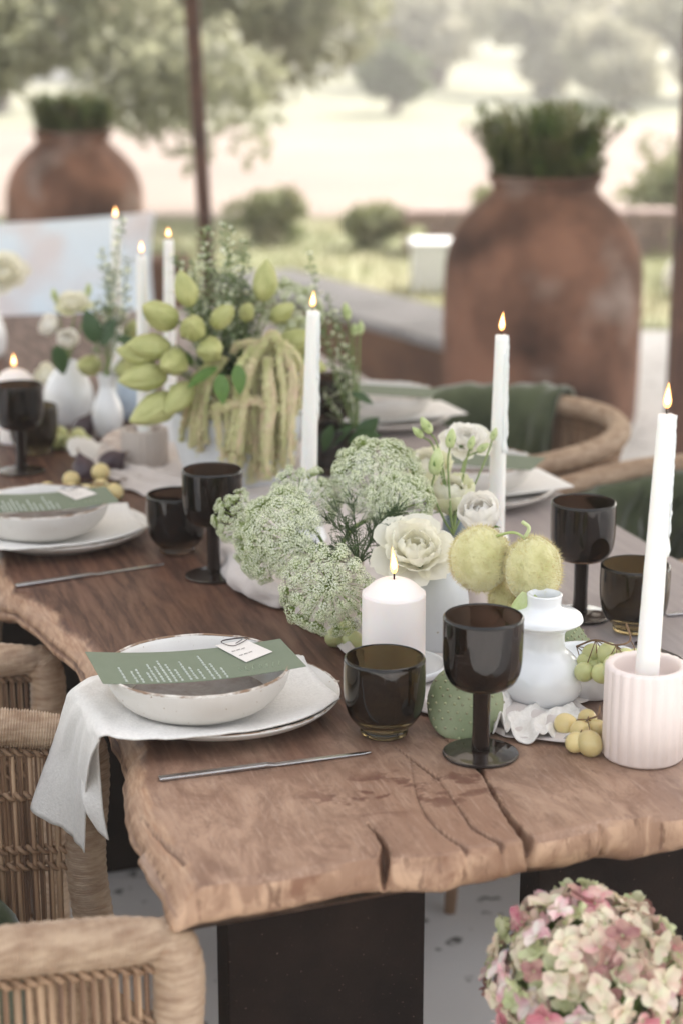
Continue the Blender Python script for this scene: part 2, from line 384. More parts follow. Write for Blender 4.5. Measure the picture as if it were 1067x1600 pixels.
def box(x0, x1, y0, y1, z0, z1):
    V = [(x, y, z) for z in (z0, z1) for y in (y0, y1) for x in (x0, x1)]
    return V, [(0, 2, 3, 1), (4, 5, 7, 6), (0, 1, 5, 4), (2, 6, 7, 3), (0, 4, 6, 2), (1, 3, 7, 5)]
def bevel(o, w=.003, s=2):
    m = o.modifiers.new('bevel', 'BEVEL'); m.width = w; m.segments = s; m.limit_method = 'ANGLE'; return o
def ball(r=(1, 1, 1), n=14, m=10, f=None):
    V = []; F = []
    for i in range(m + 1):
        ph = math.pi * i / m
        for k in range(n):
            t = 2 * math.pi * k / n; d = Vector((math.sin(ph) * math.cos(t), math.sin(ph) * math.sin(t), math.cos(ph)))
            s = f(d) if f else 1
            V.append((d.x * r[0] * s, d.y * r[1] * s, d.z * r[2] * s))
    for i in range(m):
        for k in range(n):
            a = i * n + k; b = i * n + (k + 1) % n; F.append((a, a + n, b + n, b))
    return V, F
def aim(loc, d, roll=0, s=1.0):
    q = Vector(d).to_track_quat('Z', 'Y') @ Quaternion((0, 0, 1), roll)
    return Matrix.Translation(loc) @ q.to_matrix().to_4x4() @ Matrix.Scale(s, 4)
def rv(s=1): return Vector((rnd.uniform(-s, s), rnd.uniform(-s, s), rnd.uniform(-s, s)))
def leaf_blade(L, W, fold=.2, curl=.15, n=5):     # along +Y, normal +Z
    V = []; F = []
    for i in range(n + 1):
        t = i / n; w = W * math.sin(math.pi * min(1, t * .93 + .05)) ** .8 * (1 - .25 * t); z = -curl * L * t * t
        V += [(-w / 2, L * t, z + fold * w / 2), (0, L * t, z), (w / 2, L * t, z + fold * w / 2)]
    for i in range(n):
        a = i * 3; F += [(a, a + 1, a + 4, a + 3), (a + 1, a + 2, a + 5, a + 4)]
    return V, F
def orient(pos, d, up=None, s=1.0, roll=0):        # local +Y along d
    d = Vector(d).normalized(); z = Vector(up) if up is not None else Vector((0, 0, 1))
    if abs(d.dot(z.normalized())) > .97: z = Vector((1, 0, .1))
    x = d.cross(z).normalized(); z = x.cross(d)
    M = Matrix((x, d, z)).transposed().to_4x4()
    return Matrix.Translation(pos) @ M @ Matrix.Rotation(roll, 4, 'Y') @ Matrix.Scale(s, 4)

# ================================================================== GROUND AND SETTING
def sheet(name, pts, z, m):
    return struct(name, [(x, y, z) for x, y in pts], [tuple(range(len(pts)))], m)
# open ground: one sheet rising to a low hillside at the back
def terrain():
    xs = np.concatenate([np.linspace(-200, -40, 9), np.linspace(-36, 36, 37), np.linspace(40, 200, 9)])
    ys = np.concatenate([np.linspace(-50, -10, 5), np.linspace(-6, 60, 45), np.linspace(64, 240, 22)])
    V = []; F = []
    for y in ys:
        for x in xs:
            h = 0
            if y > 27: h = min(1, (y - 27) / 80) ** 1.3 * 1.9 + max(0, (y - 110)) * .004
            h += .12 * noise.noise(Vector((x * .08, y * .08, 0))) * max(0, min(1, (y - 16) / 10))
            V.append((x, y, h - .02))
    n = len(xs)
    for j in range(len(ys) - 1):
        for i in range(n - 1): F.append((j * n + i, j * n + i + 1, (j + 1) * n + i + 1, (j + 1) * n + i))
    o = struct('dry_hillside', V, F, m_hill, True); return o
terrain()
sheet('dry_field', [(-30, 14.6), (30, 14.6), (34, 29), (-34, 29)], .02, m_field)
sheet('grass_strip', [(-30, 8.9), (30, 8.9), (30, 14.6), (-30, 14.6)], .006, m_grass)
# terrace of limestone slabs: each slab proud of a darker bed
sheet('terrace_bed', [(-5, -3), (5, -3), (5, 8.9), (-5, 8.9)], .004, m_joint)
slab_me = {}
for j in range(-3, 10):
    y0 = j * .92 + .12
    for i in range(-4, 4):
        x0 = i * 1.24 + (.42 if j % 2 else 0)
        y1 = min(y0 + .91, 8.88)
        if y1 <= y0: continue
        w = 1.232; h = y1 - y0
        key = round(h, 2)
        if key not in slab_me: slab_me[key] = mesh('paving_slab', *box(0, w, 0, h, 0, .016), [m_floor], smooth=False)
        o = bpy.data.objects.new('paving_slab', slab_me[key]); col.objects.link(o); o['kind'] = 'structure'
        o.location = (x0, y0, .006 + rnd.uniform(0, .002)); 

def leafcloud(name, m, parent, clumps, nleaf, size, seed=1, asp=2.2):
    rg = np.random.RandomState(seed); C = np.array([c[:3] for c in clumps]); Rr = np.array([c[3] for c in clumps])
    w = Rr ** 2 / np.sum(Rr ** 2); idx = rg.choice(len(clumps), nleaf, p=w)
    d = rg.normal(size=(nleaf, 3)); d /= np.linalg.norm(d, axis=1)[:, None]
    rad = rg.uniform(.35, 1.08, nleaf) ** .6
    c = C[idx] + d * (Rr[idx] * rad)[:, None] * np.array([1, 1, .8])
    a = rg.normal(size=(nleaf, 3)); a /= np.linalg.norm(a, axis=1)[:, None]
    b = np.cross(a, rg.normal(size=(nleaf, 3))); b /= np.linalg.norm(b, axis=1)[:, None]
    s = size * rg.uniform(.6, 1.4, nleaf)
    a *= (s * asp / 2)[:, None]; b *= (s / 2)[:, None]
    V = np.stack([c - a, c + b, c + a, c - b], 1).reshape(-1, 3)
    me = bpy.data.meshes.new(name); me.vertices.add(len(V)); me.vertices.foreach_set('co', V.ravel())
    me.loops.add(nleaf * 4); me.loops.foreach_set('vertex_index', np.arange(nleaf * 4))
    me.polygons.add(nleaf); me.polygons.foreach_set('loop_start', np.arange(0, nleaf * 4, 4))
    try: me.polygons.foreach_set('loop_total', np.full(nleaf, 4))
    except Exception: pass
    me.update(calc_edges=True); me.validate()
    me.materials.append(m)
    o = bpy.data.objects.new(name, me); col.objects.link(o); o.parent = parent; return o
def tree(name, label, cat, loc, h, crown_r, m, nleaf, size, seed, group=None, flat=.75, trunk=True, zc=None, spread=None):
    rg = random.Random(seed); t = thing(name, label, cat, loc, 0, group)
    zc = zc or h * .62; cl = []
    for i in range(16):
        d = Vector((rg.gauss(0, 1), rg.gauss(0, 1), rg.gauss(0, 1))).normalized() * rg.uniform(.3, 1)
        cl.append((d.x * crown_r * .75, d.y * crown_r * .75, zc + d.z * crown_r * flat * .75, crown_r * rg.uniform(.22, .45)))
    mb = MB()
    if trunk:
        top = Vector((rg.uniform(-.1, .1) * crown_r, 0, zc))
        mb.add(tube(spline([(0, 0, -.05), (crown_r * .06, 0, zc * .3), (-crown_r * .05, crown_r * .05, zc * .65), top], 4),
                    [crown_r * k for k in np.linspace(.13, .045, 13)], 8))
        for c in cl[:9]:
            s = Vector((0, 0, zc * .5)); e = Vector(c[:3])
            mb.add(tube(spline([s, (s + e) / 2 + Vector((0, 0, -.08 * crown_r)), e], 3), [crown_r * k for k in np.linspace(.05, .012, 7)], 5))
        mb.build('trunk', m_bark, t)
    leafcloud('crown', m, t, cl, nleaf, size, seed)
    return t
# olive trees behind the left jar
tree('olive_tree', 'large loose olive tree filling the upper left behind the left jar', 'tree', (-2.5, 13.4, 0), 3.4, 1.45, m_fol, 3900, .075, 3, zc=1.75, trunk=False)
tree('olive_tree', 'olive tree with trailing branches right of the rusty post', 'tree', (-.75, 15.2, 0), 3.2, 1.35, m_fol, 4300, .07, 5, zc=1.75, trunk=False)
tree('olive_tree', 'olive tree with thin crown between the left jar and the rusty post', 'tree', (-1.2, 13.0, 0), 2.6, .95, m_fol, 1500, .06, 8, zc=1.1, trunk=False)
tree('olive_tree', 'grey olive tree at the far left edge beside the pale farmhouse', 'tree', (-4.1, 18, 0), 3.2, 1.3, m_fol, 2400, .08, 9, zc=1.9)
# far shrubs on the field edge and hillside
far = [(-6.5, 34, 2.1, 1, 'rounded scrub tree at the far field edge left of the rusty post'), (.9, 33, .85, 2, 'dark round bush standing alone beyond the pale field'),
       (-2.2, 38, 1.9, 0, 'broad pale tree above the field just right of the post'), (2.2, 44, 2.2, 0, 'pale hazy tree behind the lone dark bush'),
       (4.4, 40, 2.0, 1, 'grey green tree rising directly above the right jar plant'), (5.2, 34, 1.3, 0, 'pale scrub bush low beside the right jar plant'),
       (7.3, 38, 2.2, 1, 'tall olive green tree at the upper right edge'), (0.3, 56, 3.0, 0, 'distant pale tree near the top centre'),
       (8.4, 60, 3.0, 0, 'distant tree under the sky at upper right'), (-8.5, 60, 3.2, 1, 'distant tree showing over the farmhouse roof'),
       (4.2, 66, 2.6, 0, 'small distant crown meeting the sky right of centre'), (-3.6, 58, 3.0, 1, 'distant dark tree behind the rusty post top')]
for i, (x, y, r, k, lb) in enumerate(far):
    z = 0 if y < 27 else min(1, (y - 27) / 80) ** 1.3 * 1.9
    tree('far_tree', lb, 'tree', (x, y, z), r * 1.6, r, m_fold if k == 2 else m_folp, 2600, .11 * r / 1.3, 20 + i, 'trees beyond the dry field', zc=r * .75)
for i, (x, y, r, lb) in enumerate([(1.05, 12.2, .33, 'low dull green shrub on the grass left of the white box'), (.25, 12.6, .30, 'low shrub on the grass behind the tall herb sprigs'),
                                   (-.5, 12.9, .32, 'low shrub on the grass right of the rusty post foot'), (2.35, 10.6, .42, 'leafy shrub in the sun right of the right jar'),
                                   (2.5, 13.6, .60, 'pale sunlit shrub at the right edge beyond the right jar'), (-3.1, 10.3, .34, 'low green shrub left of the left jar')]):
    tree('garden_shrub', lb, 'shrub', (x, y, 0), r * 1.5, r, m_blade, 900, .045, 60 + i, 'low shrubs on the grass', zc=r * .6, trunk=False)
# grass blades
rg = np.random.RandomState(4); nb = 16000
c = np.stack([rg.uniform(-4.5, 4.5, nb), rg.uniform(9.0, 14.5, nb), np.zeros(nb)], 1)
hgt = rg.uniform(.03, .13, nb); ln = rg.normal(0, .03, (nb, 3)); w = rg.uniform(.004, .009, nb); th = rg.uniform(0, 3.14, nb)
dx = np.stack([np.cos(th) * w, np.sin(th) * w, np.zeros(nb)], 1); tip = c + ln; tip[:, 2] = hgt
V = np.stack([c - dx, c + dx, tip], 1).reshape(-1, 3)
g = mk('grass', V.tolist(), [(3 * i, 3 * i + 1, 3 * i + 2) for i in range(nb)], m_blade, smooth=False); g['kind'] = 'stuff'
tag(g, 'uneven green grass growing beyond the terrace', 'grass')
# white box, low pink stone wall
t = thing('white_planter_box', 'plain white box standing on the grass left of the right jar', 'box', PZ(672, 458, 0), 0)
mb = MB(); mb.add(box(-.11, .19, 0, .26, 0, .27)); bevel(mb.build('box_body', m_whitebox, t, False), .01)
mb = MB(); mb.add(box(-.12, .20, -.01, .27, .272, .295)); bevel(mb.build('lid', m_whitebox, t, False), .006)
t = thing('low_stone_wall', 'low pinkish brown stone wall behind the white box', 'wall', PZ(632, 402, 0))
bricks = []
for r in range(3):
    for i in range(7):
        x = i * .31 + (.15 if r % 2 else 0)
        mb = MB(); mb.add(box(x, x + .30, rnd.uniform(-.01, .01), .3, r * .105, r * .105 + .10)); bevel(mb.build('stone', m_stonewall, t, False), .012)
# farmhouse far left
t = thing('farmhouse', 'distant whitewashed farmhouse with clay roof at upper left', 'house', (-9.2, 46, .5))
mb = MB(); mb.add(box(-2.6, 4.2, 0, 5, -1, 1.15)); mb.build('wall', m_house, t, False)
rf = MB(); rf.add(([(-2.9, -.4, 1.15), (4.5, -.4, 1.15), (4.5, 5.4, 1.15), (-2.9, 5.4, 1.15), (-2.6, 2.5, 1.9), (4.2, 2.5, 1.9)],
                   [(0, 1, 5, 4), (2, 3, 4, 5), (1, 2, 5), (3, 0, 4), (0, 3, 2, 1)])); rf.build('roof', m_tile, t, False)
for x in (-1.8, -.2, 1.4, 3.0):
    f = MB(); f.add(box(x, x + .6, -.03, .02, .1, .8)); fo = f.build('window', m_house, t, False)
    p_ = MB(); p_.add(box(x + .08, x + .52, -.05, -.032, .17, .73)); p_.build('pane', m_pane, fo, False)
# boulders in the sun at the right
for i, (x, y, s, lb) in enumerate([(1.72, 8.0, .17, 'pale rounded stone in the sun right of the right jar foot'), (1.86, 8.7, .14, 'small pale stone behind the larger one at the right edge'),
                                   (2.05, 10.2, .20, 'bright pale stone among shrubs near the right post')]):
    V, F = ball((s, s * .8, s * .7), 16, 10, lambda d: 1 + .25 * noise.noise(d * 1.8 + Vector((i * 5, 0, 0))))
    o = mk('boulder', V, F, m_house); o.location = (x, y, s * .55); tag(o, lb, 'stone', 'pale stones right of the jar')
# brown wall with grey ledge
t = thing('ledge_wall', 'low brown rendered wall with thick grey stone ledge beside the right jar', 'wall')
def quadwall(p0, p1, wdt, z0, z1, over=0):
    d = (p1 - p0); d.z = 0; d.normalize(); n_ = Vector((-d.y, d.x, 0)); n_ = n_ if n_.x > 0 else -n_
    q = [p0 - d * over - n_ * over, p1 + d * over - n_ * over, p1 + d * over + n_ * (wdt + over), p0 - d * over + n_ * (wdt + over)]
    V = [(a.x, a.y, z0) for a in q] + [(a.x, a.y, z1) for a in q]
    return V, [(3, 2, 1, 0), (4, 5, 6, 7), (0, 1, 5, 4), (1, 2, 6, 5), (2, 3, 7, 6), (3, 0, 4, 7)]
wa, wb = PZ(760, 562, .27), PZ(330, 436, .27)
mb = MB(); mb.add(quadwall(wa, wb, .44, 0, .25)); mb.build('wall_body', m_wallbrown, t, False)
dd = (wb - wa)
for i in range(4):
    p0 = wa + dd * (i / 4 + .002); p1 = wa + dd * ((i + 1) / 4 - .002)
    mb = MB(); V, F = quadwall(p0, p1, .47, .254, .30); V = [(x - .015, y - .015, z) for x, y, z in V]; mb.add((V, F)); bevel(mb.build('ledge_stone', m_ledge, t, False), .012)
# built-in bench with pads
t = thing('stone_bench', 'long grey built-in bench at the left behind the table', 'bench')
mb = MB(); mb.add(box(-3.2, -.62, 5.75, 6.85, 0, .36)); bevel(mb.build('bench_base', m_ledge, t, False), .02)
mb = MB(); mb.add(box(-3.2, -.60, 6.85, 7.15, 0, .62)); bevel(mb.build('bench_back', m_wallbrown, t, False), .03)
def pad(name, lb, cat, w, d, h, M, m, grp=None):
    V, F = ball((1, 1, 1), 40, 20)
    out = []
    for v in V:
        x, y, z = v
        f = lambda q, e: math.copysign(abs(q) ** e, q)
        out.append(M @ Vector((f(x, .35) * w / 2 * (1 + .03 * y * y), f(y, .35) * d / 2 * (1 + .03 * x * x), f(z, .8) * h / 2 * (1 - .0 * x))))
    o = mk(name, out, F, m); return tag(o, lb, cat, grp)
pad('seat_pad', 'pale blue grey flat seat pad on the left bench', 'cushion', 2.3, .95, .11, Matrix.Translation((-1.82, 6.22, .42)), m_seatpad)
pc = PY(72, 408, 6.3)
def pillow(name, lb, w, h, th, M, m):
    V = []; F = []; n = 26
    for sg in (1, -1):
        for i in range(n + 1):
            for j in range(n + 1):
                x = i / n * 2 - 1; y = j / n * 2 - 1; k = max(0, (1 - x * x) * (1 - y * y)) ** .42
                V.append(M @ Vector((x * w / 2 * (1 - .06 * (1 - y * y)), y * h / 2 * (1 - .07 * (1 - x * x)), sg * th / 2 * k * (1 + .08 * noise.noise(Vector((x * 2, y * 2, sg))))))) 
    for b in (0, (n + 1) ** 2):
        for i in range(n):
            for j in range(n): a = b + i * (n + 1) + j; f = (a, a + n + 1, a + n + 2, a + 1); F.append(f if b == 0 else f[::-1])
    return tag(mk(name, V, F, m), lb, 'cushion')
pillow('scatter_cushion', 'large pale blue and white patterned cushion leaning on the bench back', .94, .46, .2,
    Matrix.Translation((-1.12, 6.35, .61)) @ Matrix.Rotation(R_(-3), 4, 'Y') @ Matrix.Rotation(R_(-2), 4, 'Z') @ Matrix.Rotation(R_(78), 4, 'X'), m_cushion)

# posts; the unseen canopy on them is inferred, shaped for soft shade
pt = PY(300, 0, 7.4); pbm = PY(321, 350, 7.34)
dirp = (pt - pbm).normalized()
b0 = pbm + dirp * ((0 - pbm.z) / dirp.z); t0 = pbm + dirp * ((2.72 - pbm.z) / dirp.z)
mb = MB(); 
s_ = .028
mb.add(([b0 + Vector((x, y, 0)) for x, y in ((-s_, -s_), (s_, -s_), (s_, s_), (-s_, s_))] + [t0 + Vector((x, y, 0)) for x, y in ((-s_, -s_), (s_, -s_), (s_, s_), (-s_, s_))],
        [(3, 2, 1, 0), (4, 5, 6, 7), (0, 1, 5, 4), (1, 2, 6, 5), (2, 3, 7, 6), (3, 0, 4, 7)]))
tag(mb.build('canopy_post', m_post, None, False), 'slim rusty steel post left of centre behind the flowers', 'post', 'steel posts carrying the canopy')
pr = PY(1058, 320, 5.0)
mb = MB(); mb.add(box(pr.x, pr.x + .09, 4.96, 5.04, 0.006, 2.72))
tag(mb.build('canopy_post', m_post, None, False), 'dark rusty steel post at the right edge of the picture', 'post', 'steel posts carrying the canopy')
t = thing('unseen_canopy', 'unseen pale cloth canopy on timber beams, shaped to shade the terrace', 'canopy')
mb = MB(); mb.add(([(-3.6, 2.3, 2.87), (5.2, 2.3, 2.87), (5.2, 11.2, 2.87), (-3.6, 11.2, 2.87)], [(0, 1, 2, 3)])); mb.build('roof_cloth', m_sail, t, False)
for i in range(8):
    mb = MB(); mb.add(box(-3.5 + i * 1.1, -3.4 + i * 1.1, 2.35, 11.15, 2.72, 2.858)); mb.build('beam', m_roofwood, t, False)

# ------------------------------------------------------------------ terracotta jars
JP = [(0, 0), (.20, 0), (.23, .02), (.345, .05), (.362, .20), (.366, .42), (.364, .60), (.352, .70), (.316, .785), (.26, .852), (.212, .895),
      (.196, .915), (.192, .935), (.203, .953), (.212, .965), (.205, .975), (.180, .972), (.172, .94), (.175, .90), (.10, .885), (0, .885)]
def jar(label, base, seed, rot=0, dense=True, bs=1):
    t = thing('terracotta_jar', label, 'jar', base, rot, 'large terracotta jars on the terrace')
    V, F = lathe(sm(JP, 4), 64, lambda r, z, th: r * (1 + .012 * noise.noise(Vector((math.cos(th) * 2, math.sin(th) * 2, z * 3 + seed)))))
    mk('jar_body', V, F, m_terra, t)
    V, F = lathe([(0, .905), (.1, .907), (.172, .90)], 32); mk('soil', V, F, m_bark, t)
    return t
jr = jar('big dark brown terracotta jar with wide shoulders at right', (0.742, 6.55, 0.0), 1, R_(200))
jl = jar('reddish terracotta jar half hidden behind the bench at left', (-1.425, 9.6, 0.0), 7, R_(40))
def tuft(label, base, n, L0, L1, spread, r0, w, seed, m=m_folh):
    rg = random.Random(seed); mb = MB()
    for i in range(n):
        th = rg.uniform(0, 6.283); r = r0 * math.sqrt(rg.random()); d = Vector((math.cos(th), math.sin(th), 0))
        L = rg.uniform(L0, L1); out = spread * (r / r0) * rg.uniform(.5, 1.2)
        p0 = d * r; p1 = p0 + d * out * .3 * L + Vector((0, 0, L * .55)); p2 = p0 + d * out * L + Vector((rg.uniform(-.02, .02), rg.uniform(-.02, .02), L))
        pts = spline([p0, p1, p2], 4); mb.add(tube(pts, .0022, 3, False))
        for k, q in enumerate(pts[2:]):
            for s in range(5):
                dd = Vector((rg.gauss(0, 1), rg.gauss(0, 1), rg.uniform(.2, 1.6))).normalized()
                V, F = leaf_blade(w * rg.uniform(2.2, 4.5), w, n=2); mb.add((V, F), 0, orient(q, dd))
    o = mb.build('jar_plant', m); o.location = base; return tag(o, label, 'plant', 'plants growing in the jars')
tuft('spiky dark green plant growing from the right jar', (0.742, 6.55, .905), 330, .07, .31, .50, .17, .014, 3)
tuft('short dark green plant growing from the left jar', (-1.425, 9.6, .905), 240, .08, .24, .30, .17, .016, 5)

# ================================================================== TABLE
tb = thing('dining_table', 'long live-edge wooden slab table with cracked pale near end', 'table', O0, ANG)
LEN = 3.3
def tl(p): d = Vector((p.x, p.y, 0)) - O0; return d.dot(AX), d.dot(AY)       # world -> (b, a)
frontpx = [(178, 1300), (186, 1362), (208, 1403), (327, 1383), (474, 1357), (560, 1342), (600, 1337), (650, 1337), (696, 1335), (727, 1325), (784, 1318), (836, 1306), (950, 1281), (1067, 1268)]
fr = [tl(PZ(u, v, TZ)) for u, v in frontpx]
fr += [(.62, fr[-1][1] - .002), (.80, fr[-1][1] + .01), (.95, fr[-1][1] + .04)]
leftpx = [(190, 1215), (192, 1160), (160, 1080), (135, 1040), (118, 1000), (78, 968), (0, 905)]
lf = [tl(PZ(u, v, TZ)) for u, v in leftpx]
def interp(tab, x, kx, ky):
    tab = sorted(tab, key=lambda q: q[kx])
    if x <= tab[0][kx]: return tab[0][ky]
    for p, q in zip(tab, tab[1:]):
        if x <= q[kx]: t = (x - p[kx]) / max(1e-6, q[kx] - p[kx]); return p[ky] * (1 - t) + q[ky] * t
    return tab[-1][ky]
def gl(a):
    v = interp(lf, a, 1, 0) if a < .9 else lf[-1][0] + .02 * noise.noise(Vector((a * 1.7, 3, 0)))
    return v + .006 * noise.noise(Vector((a * 9, 0, 0))) + .003 * noise.noise(Vector((a * 30, 5, 0)))
def gr(a): return .925 + .015 * noise.noise(Vector((a * 2.2, 7, 0))) + .004 * noise.noise(Vector((a * 14, 9, 0)))
def fe(b): return interp(fr[2:], b, 0, 1) + .0025 * noise.noise(Vector((b * 40, 1, 0)))
cracks = [([(572, 1285), (590, 1303), (601, 1322), (600, 1340)], .0035, .03), ([(752, 1205), (775, 1246), (806, 1290), (828, 1312)], .0045, .02),
          ([(683, 1216), (718, 1264), (740, 1294), (784, 1318)], .0024, .008), ([(640, 1180), (652, 1246), (679, 1290), (727, 1325)], .0020, .005),
          ([(216, 1259), (246, 1297), (289, 1347)], .0018, .004), ([(610, 1160), (655, 1195), (683, 1216)], .0022, .006), ([(690, 1150), (730, 1180), (752, 1205)], .003, .01)]
ck = []
for pl, w, dp in cracks:
    q = [tl(PZ(u, v, TZ)) for u, v in pl]; q = [(p.x, p.y) for p in spline([(x, y, 0) for x, y in q], 4)]; ck.append((q, w, dp))
def crack(b, a):
    z = 0
    for q, w, dp in ck:
        best = 9; bt = 0
        for i in range(len(q) - 1):
            x0, y0 = q[i]; x1, y1 = q[i + 1]; dx = x1 - x0; dy = y1 - y0; t = max(0, min(1, ((b - x0) * dx + (a - y0) * dy) / (dx * dx + dy * dy + 1e-12)))
            d = math.hypot(b - x0 - dx * t, a - y0 - dy * t)
            if d < best: best = d; bt = (i + t) / (len(q) - 1)
        ww = w * (.25 + .75 * bt) * (1 + .3 * noise.noise(Vector((b * 40, a * 40, 0))))
        if best < ww * 1.4: z = min(z, -dp * (.3 + .7 * bt) * (1 - (best / (ww * 1.4)) ** 2))
    return z
avals = list(np.arange(0, .30, .0018)) + list(np.arange(.30, LEN + .001, .02))
NB = 460
TV = []; TF = []; BD = []; CD = []
for i, a in enumerate(avals):
    for j in range(NB + 1):
        s = j / NB
        lo, hi = gl(a + .02), gr(a)
        b = lo + (hi - lo) * s
        aa = a + fe(b) * max(0, 1 - a / .28)
        if b < .04 and a < .12:       # rounded near-left corner
            aa += .03 * (1 - s * (hi - lo) / .04 if s * (hi - lo) < .04 else 0) * (1 - a / .12)
        z = 0; crk = 0
        if a < .3: z = crk = crack(b, aa)
        e = min(s * (hi - lo), (1 - s) * (hi - lo), a + .0001)
        z -= .0015 * max(0, 1 - e / .004) ** 2
        z += .0008 * noise.noise(Vector((b * 6, aa * 4, 0)))
        # eroded left bark bevel
        e2 = s * (hi - lo); bw = .024 * (1 + .5 * noise.noise(Vector((aa * 8, 4, 0))))
        if e2 < bw: z -= .022 * ((bw - e2) / bw) ** 1.6
        TV.append((b, aa, z)); BD.append(e2 if aa < 3 else .1); CD.append(-crk)
n_ = NB + 1
for i in range(len(avals) - 1):
    for j in range(NB): TF.append((i * n_ + j, i * n_ + j + 1, (i + 1) * n_ + j + 1, (i + 1) * n_ + j))
# rim loop: front (left->right), right, back, left
loop = [j for j in range(NB + 1)] + [i * n_ + NB for i in range(1, len(avals))] + [(len(avals) - 1) * n_ + j for j in range(NB - 1, -1, -1)] + [i * n_ for i in range(len(avals) - 2, 0, -1)]
prev = loop; cen = Vector((.46, 1.6, 0)); ROWS = [(.12, .003), (.32, .006), (.55, .007), (.78, .004), (1.0, -.006)]
for ri, (fz, off) in enumerate(ROWS):
    cur = []
    for idx, k in enumerate(loop):
        v = Vector(TV[k]); p = Vector(TV[loop[idx - 1]]); q = Vector(TV[loop[(idx + 1) % len(loop)]])
        p2 = Vector(TV[loop[idx - 3]]); q2 = Vector(TV[loop[(idx + 3) % len(loop)]])
        t = (q2 - p2); t.z = 0; nn = Vector((t.y, -t.x, 0)).normalized() if t.length > 1e-6 else Vector((0, -1, 0))
        nz = noise.noise(Vector((v.x * 22, v.y * 22, fz * 1.5))); nz2 = noise.noise(Vector((v.x * 7, v.y * 7, 2)))
        th = .042 + .007 * nz2 + .005 * noise.noise(Vector((v.x * 30, v.y * 30, 8)))
        # front notches where the big cracks run out
        notch = 0
        if v.y < .22:
            for q_, w_, dp_ in ck[:3]:
                dd_ = abs(v.x - q_[-1][0] - fz * .002)
                notch = max(notch, max(0, 1 - dd_ / .006) * (.0075 if w_ > .003 else .003))
            bb = tl(PZ(962, 1310, TZ))[0]; notch = max(notch, max(0, 1 - abs(v.x - bb) / .004) * .005)
        o_ = off + (.002 if v.x < .1 and v.y > .05 else .0045) * nz - notch
        if v.x < .06 and v.y > .1: o_ -= .004
        cur.append(len(TV)); TV.append((v.x + nn.x * o_, v.y + nn.y * o_, v.z * (1 - fz) - th * fz))
    m_ = len(loop)
    for i in range(m_): TF.append((prev[i], cur[i], cur[(i + 1) % m_], prev[(i + 1) % m_]))
    prev = cur
TF.append(tuple(prev)[::-1])
TF = [tuple(f) for f in TF]
top = mk('slab_top', TV, TF, m_wood, tb); top.location = (0, 0, TZ)
for nm_, ar_, df_ in (('bark_dist', BD, .1), ('crack_depth', CD, 0)):
    at_ = top.data.attributes.new(nm_, 'FLOAT', 'POINT'); at_.data.foreach_set('value', ar_ + [df_] * (len(TV) - len(ar_)))
import bmesh as _bm
b_ = _bm.new(); b_.from_mesh(top.data); _bm.ops.recalc_face_normals(b_, faces=b_.faces); b_.to_mesh(top.data); b_.free()
for (x0, x1, y0, y1) in [(.118, .322, .115, .165), (.445, .86, .115, .165), (.03, .88, 1.47, 1.53), (.03, .88, 2.9, 2.96)]:
    mb = MB(); mb.add(box(x0, x1, y0, y1, 0.024, .694)); bevel(mb.build('leg_panel', m_rust, tb, False), .002)
mb = MB(); mb.add(box(.5, .54, .17, 2.89, .62, .69)); mb.build('stretcher_beam', m_rust, tb, False)
# one tapered leg shows; the stool around it is made up
sp = PZ(702, 1425, .024)
st = thing('invented_stool', 'made-up wooden stool for the tapered leg showing under the table', 'stool', (sp.x + .12, sp.y + .10, .024))
for sx_, sy_ in ((-1, -1), (1, -1), (1, 1), (-1, 1)):
    mb = MB(); mb.add(tube([(sx_ * .12, sy_ * .10, 0), (sx_ * .11, sy_ * .095, .2), (sx_ * .10, sy_ * .09, .38)], [.010, .016, .022], 10)); mb.build('leg', m_legwood, st)
mb = MB(); mb.add(lathe(sm([(0, .38), (.13, .38), (.15, .39), (.15, .405), (.14, .415), (0, .415)], 3), 32)); mb.build('seat', m_legwood, st)

# ================================================================== WICKER CHAIRS
def upath(z0=None):
    P = []
    for i in range(12): P.append(Vector((-.22 * i / 12, -.25 - .03 * i / 12, 0)))
    for i in range(37):
        t = -math.pi / 2 + math.pi * i / 36; P.append(Vector((-.22 - .29 * math.cos(t), .28 * math.sin(t), 0)))
    for i in range(1, 13): P.append(Vector((-.22 + .22 * i / 12, .28 - .03 * i / 12, 0)))
    return P
UP = upath()
CUM = [0]
for p, q in zip(UP, UP[1:]): CUM.append(CUM[-1] + (q - p).length)
def along(s):
    s = max(0, min(CUM[-1], s))
    for i in range(len(UP) - 1):
        if s <= CUM[i + 1]:
            t = (s - CUM[i]) / (CUM[i + 1] - CUM[i]); p = UP[i].lerp(UP[i + 1], t); d = (UP[i + 1] - UP[i]).normalized(); return p, Vector((d.y, -d.x, 0))
    return UP[-1], Vector((0, 1, 0))
TOT = CUM[-1]
def rimz(s): 
    k = math.sin(math.pi * s / TOT); return .668 + .052 * k ** .8
def ribbed(pts, r, n=14, step=2, amp=.045):
    def md(i, t): return 1 + amp * (1 if i % 4 < 2 else -1) + .02 * math.sin(i * 12.9898)
    return tube(pts, r, n, True, md)
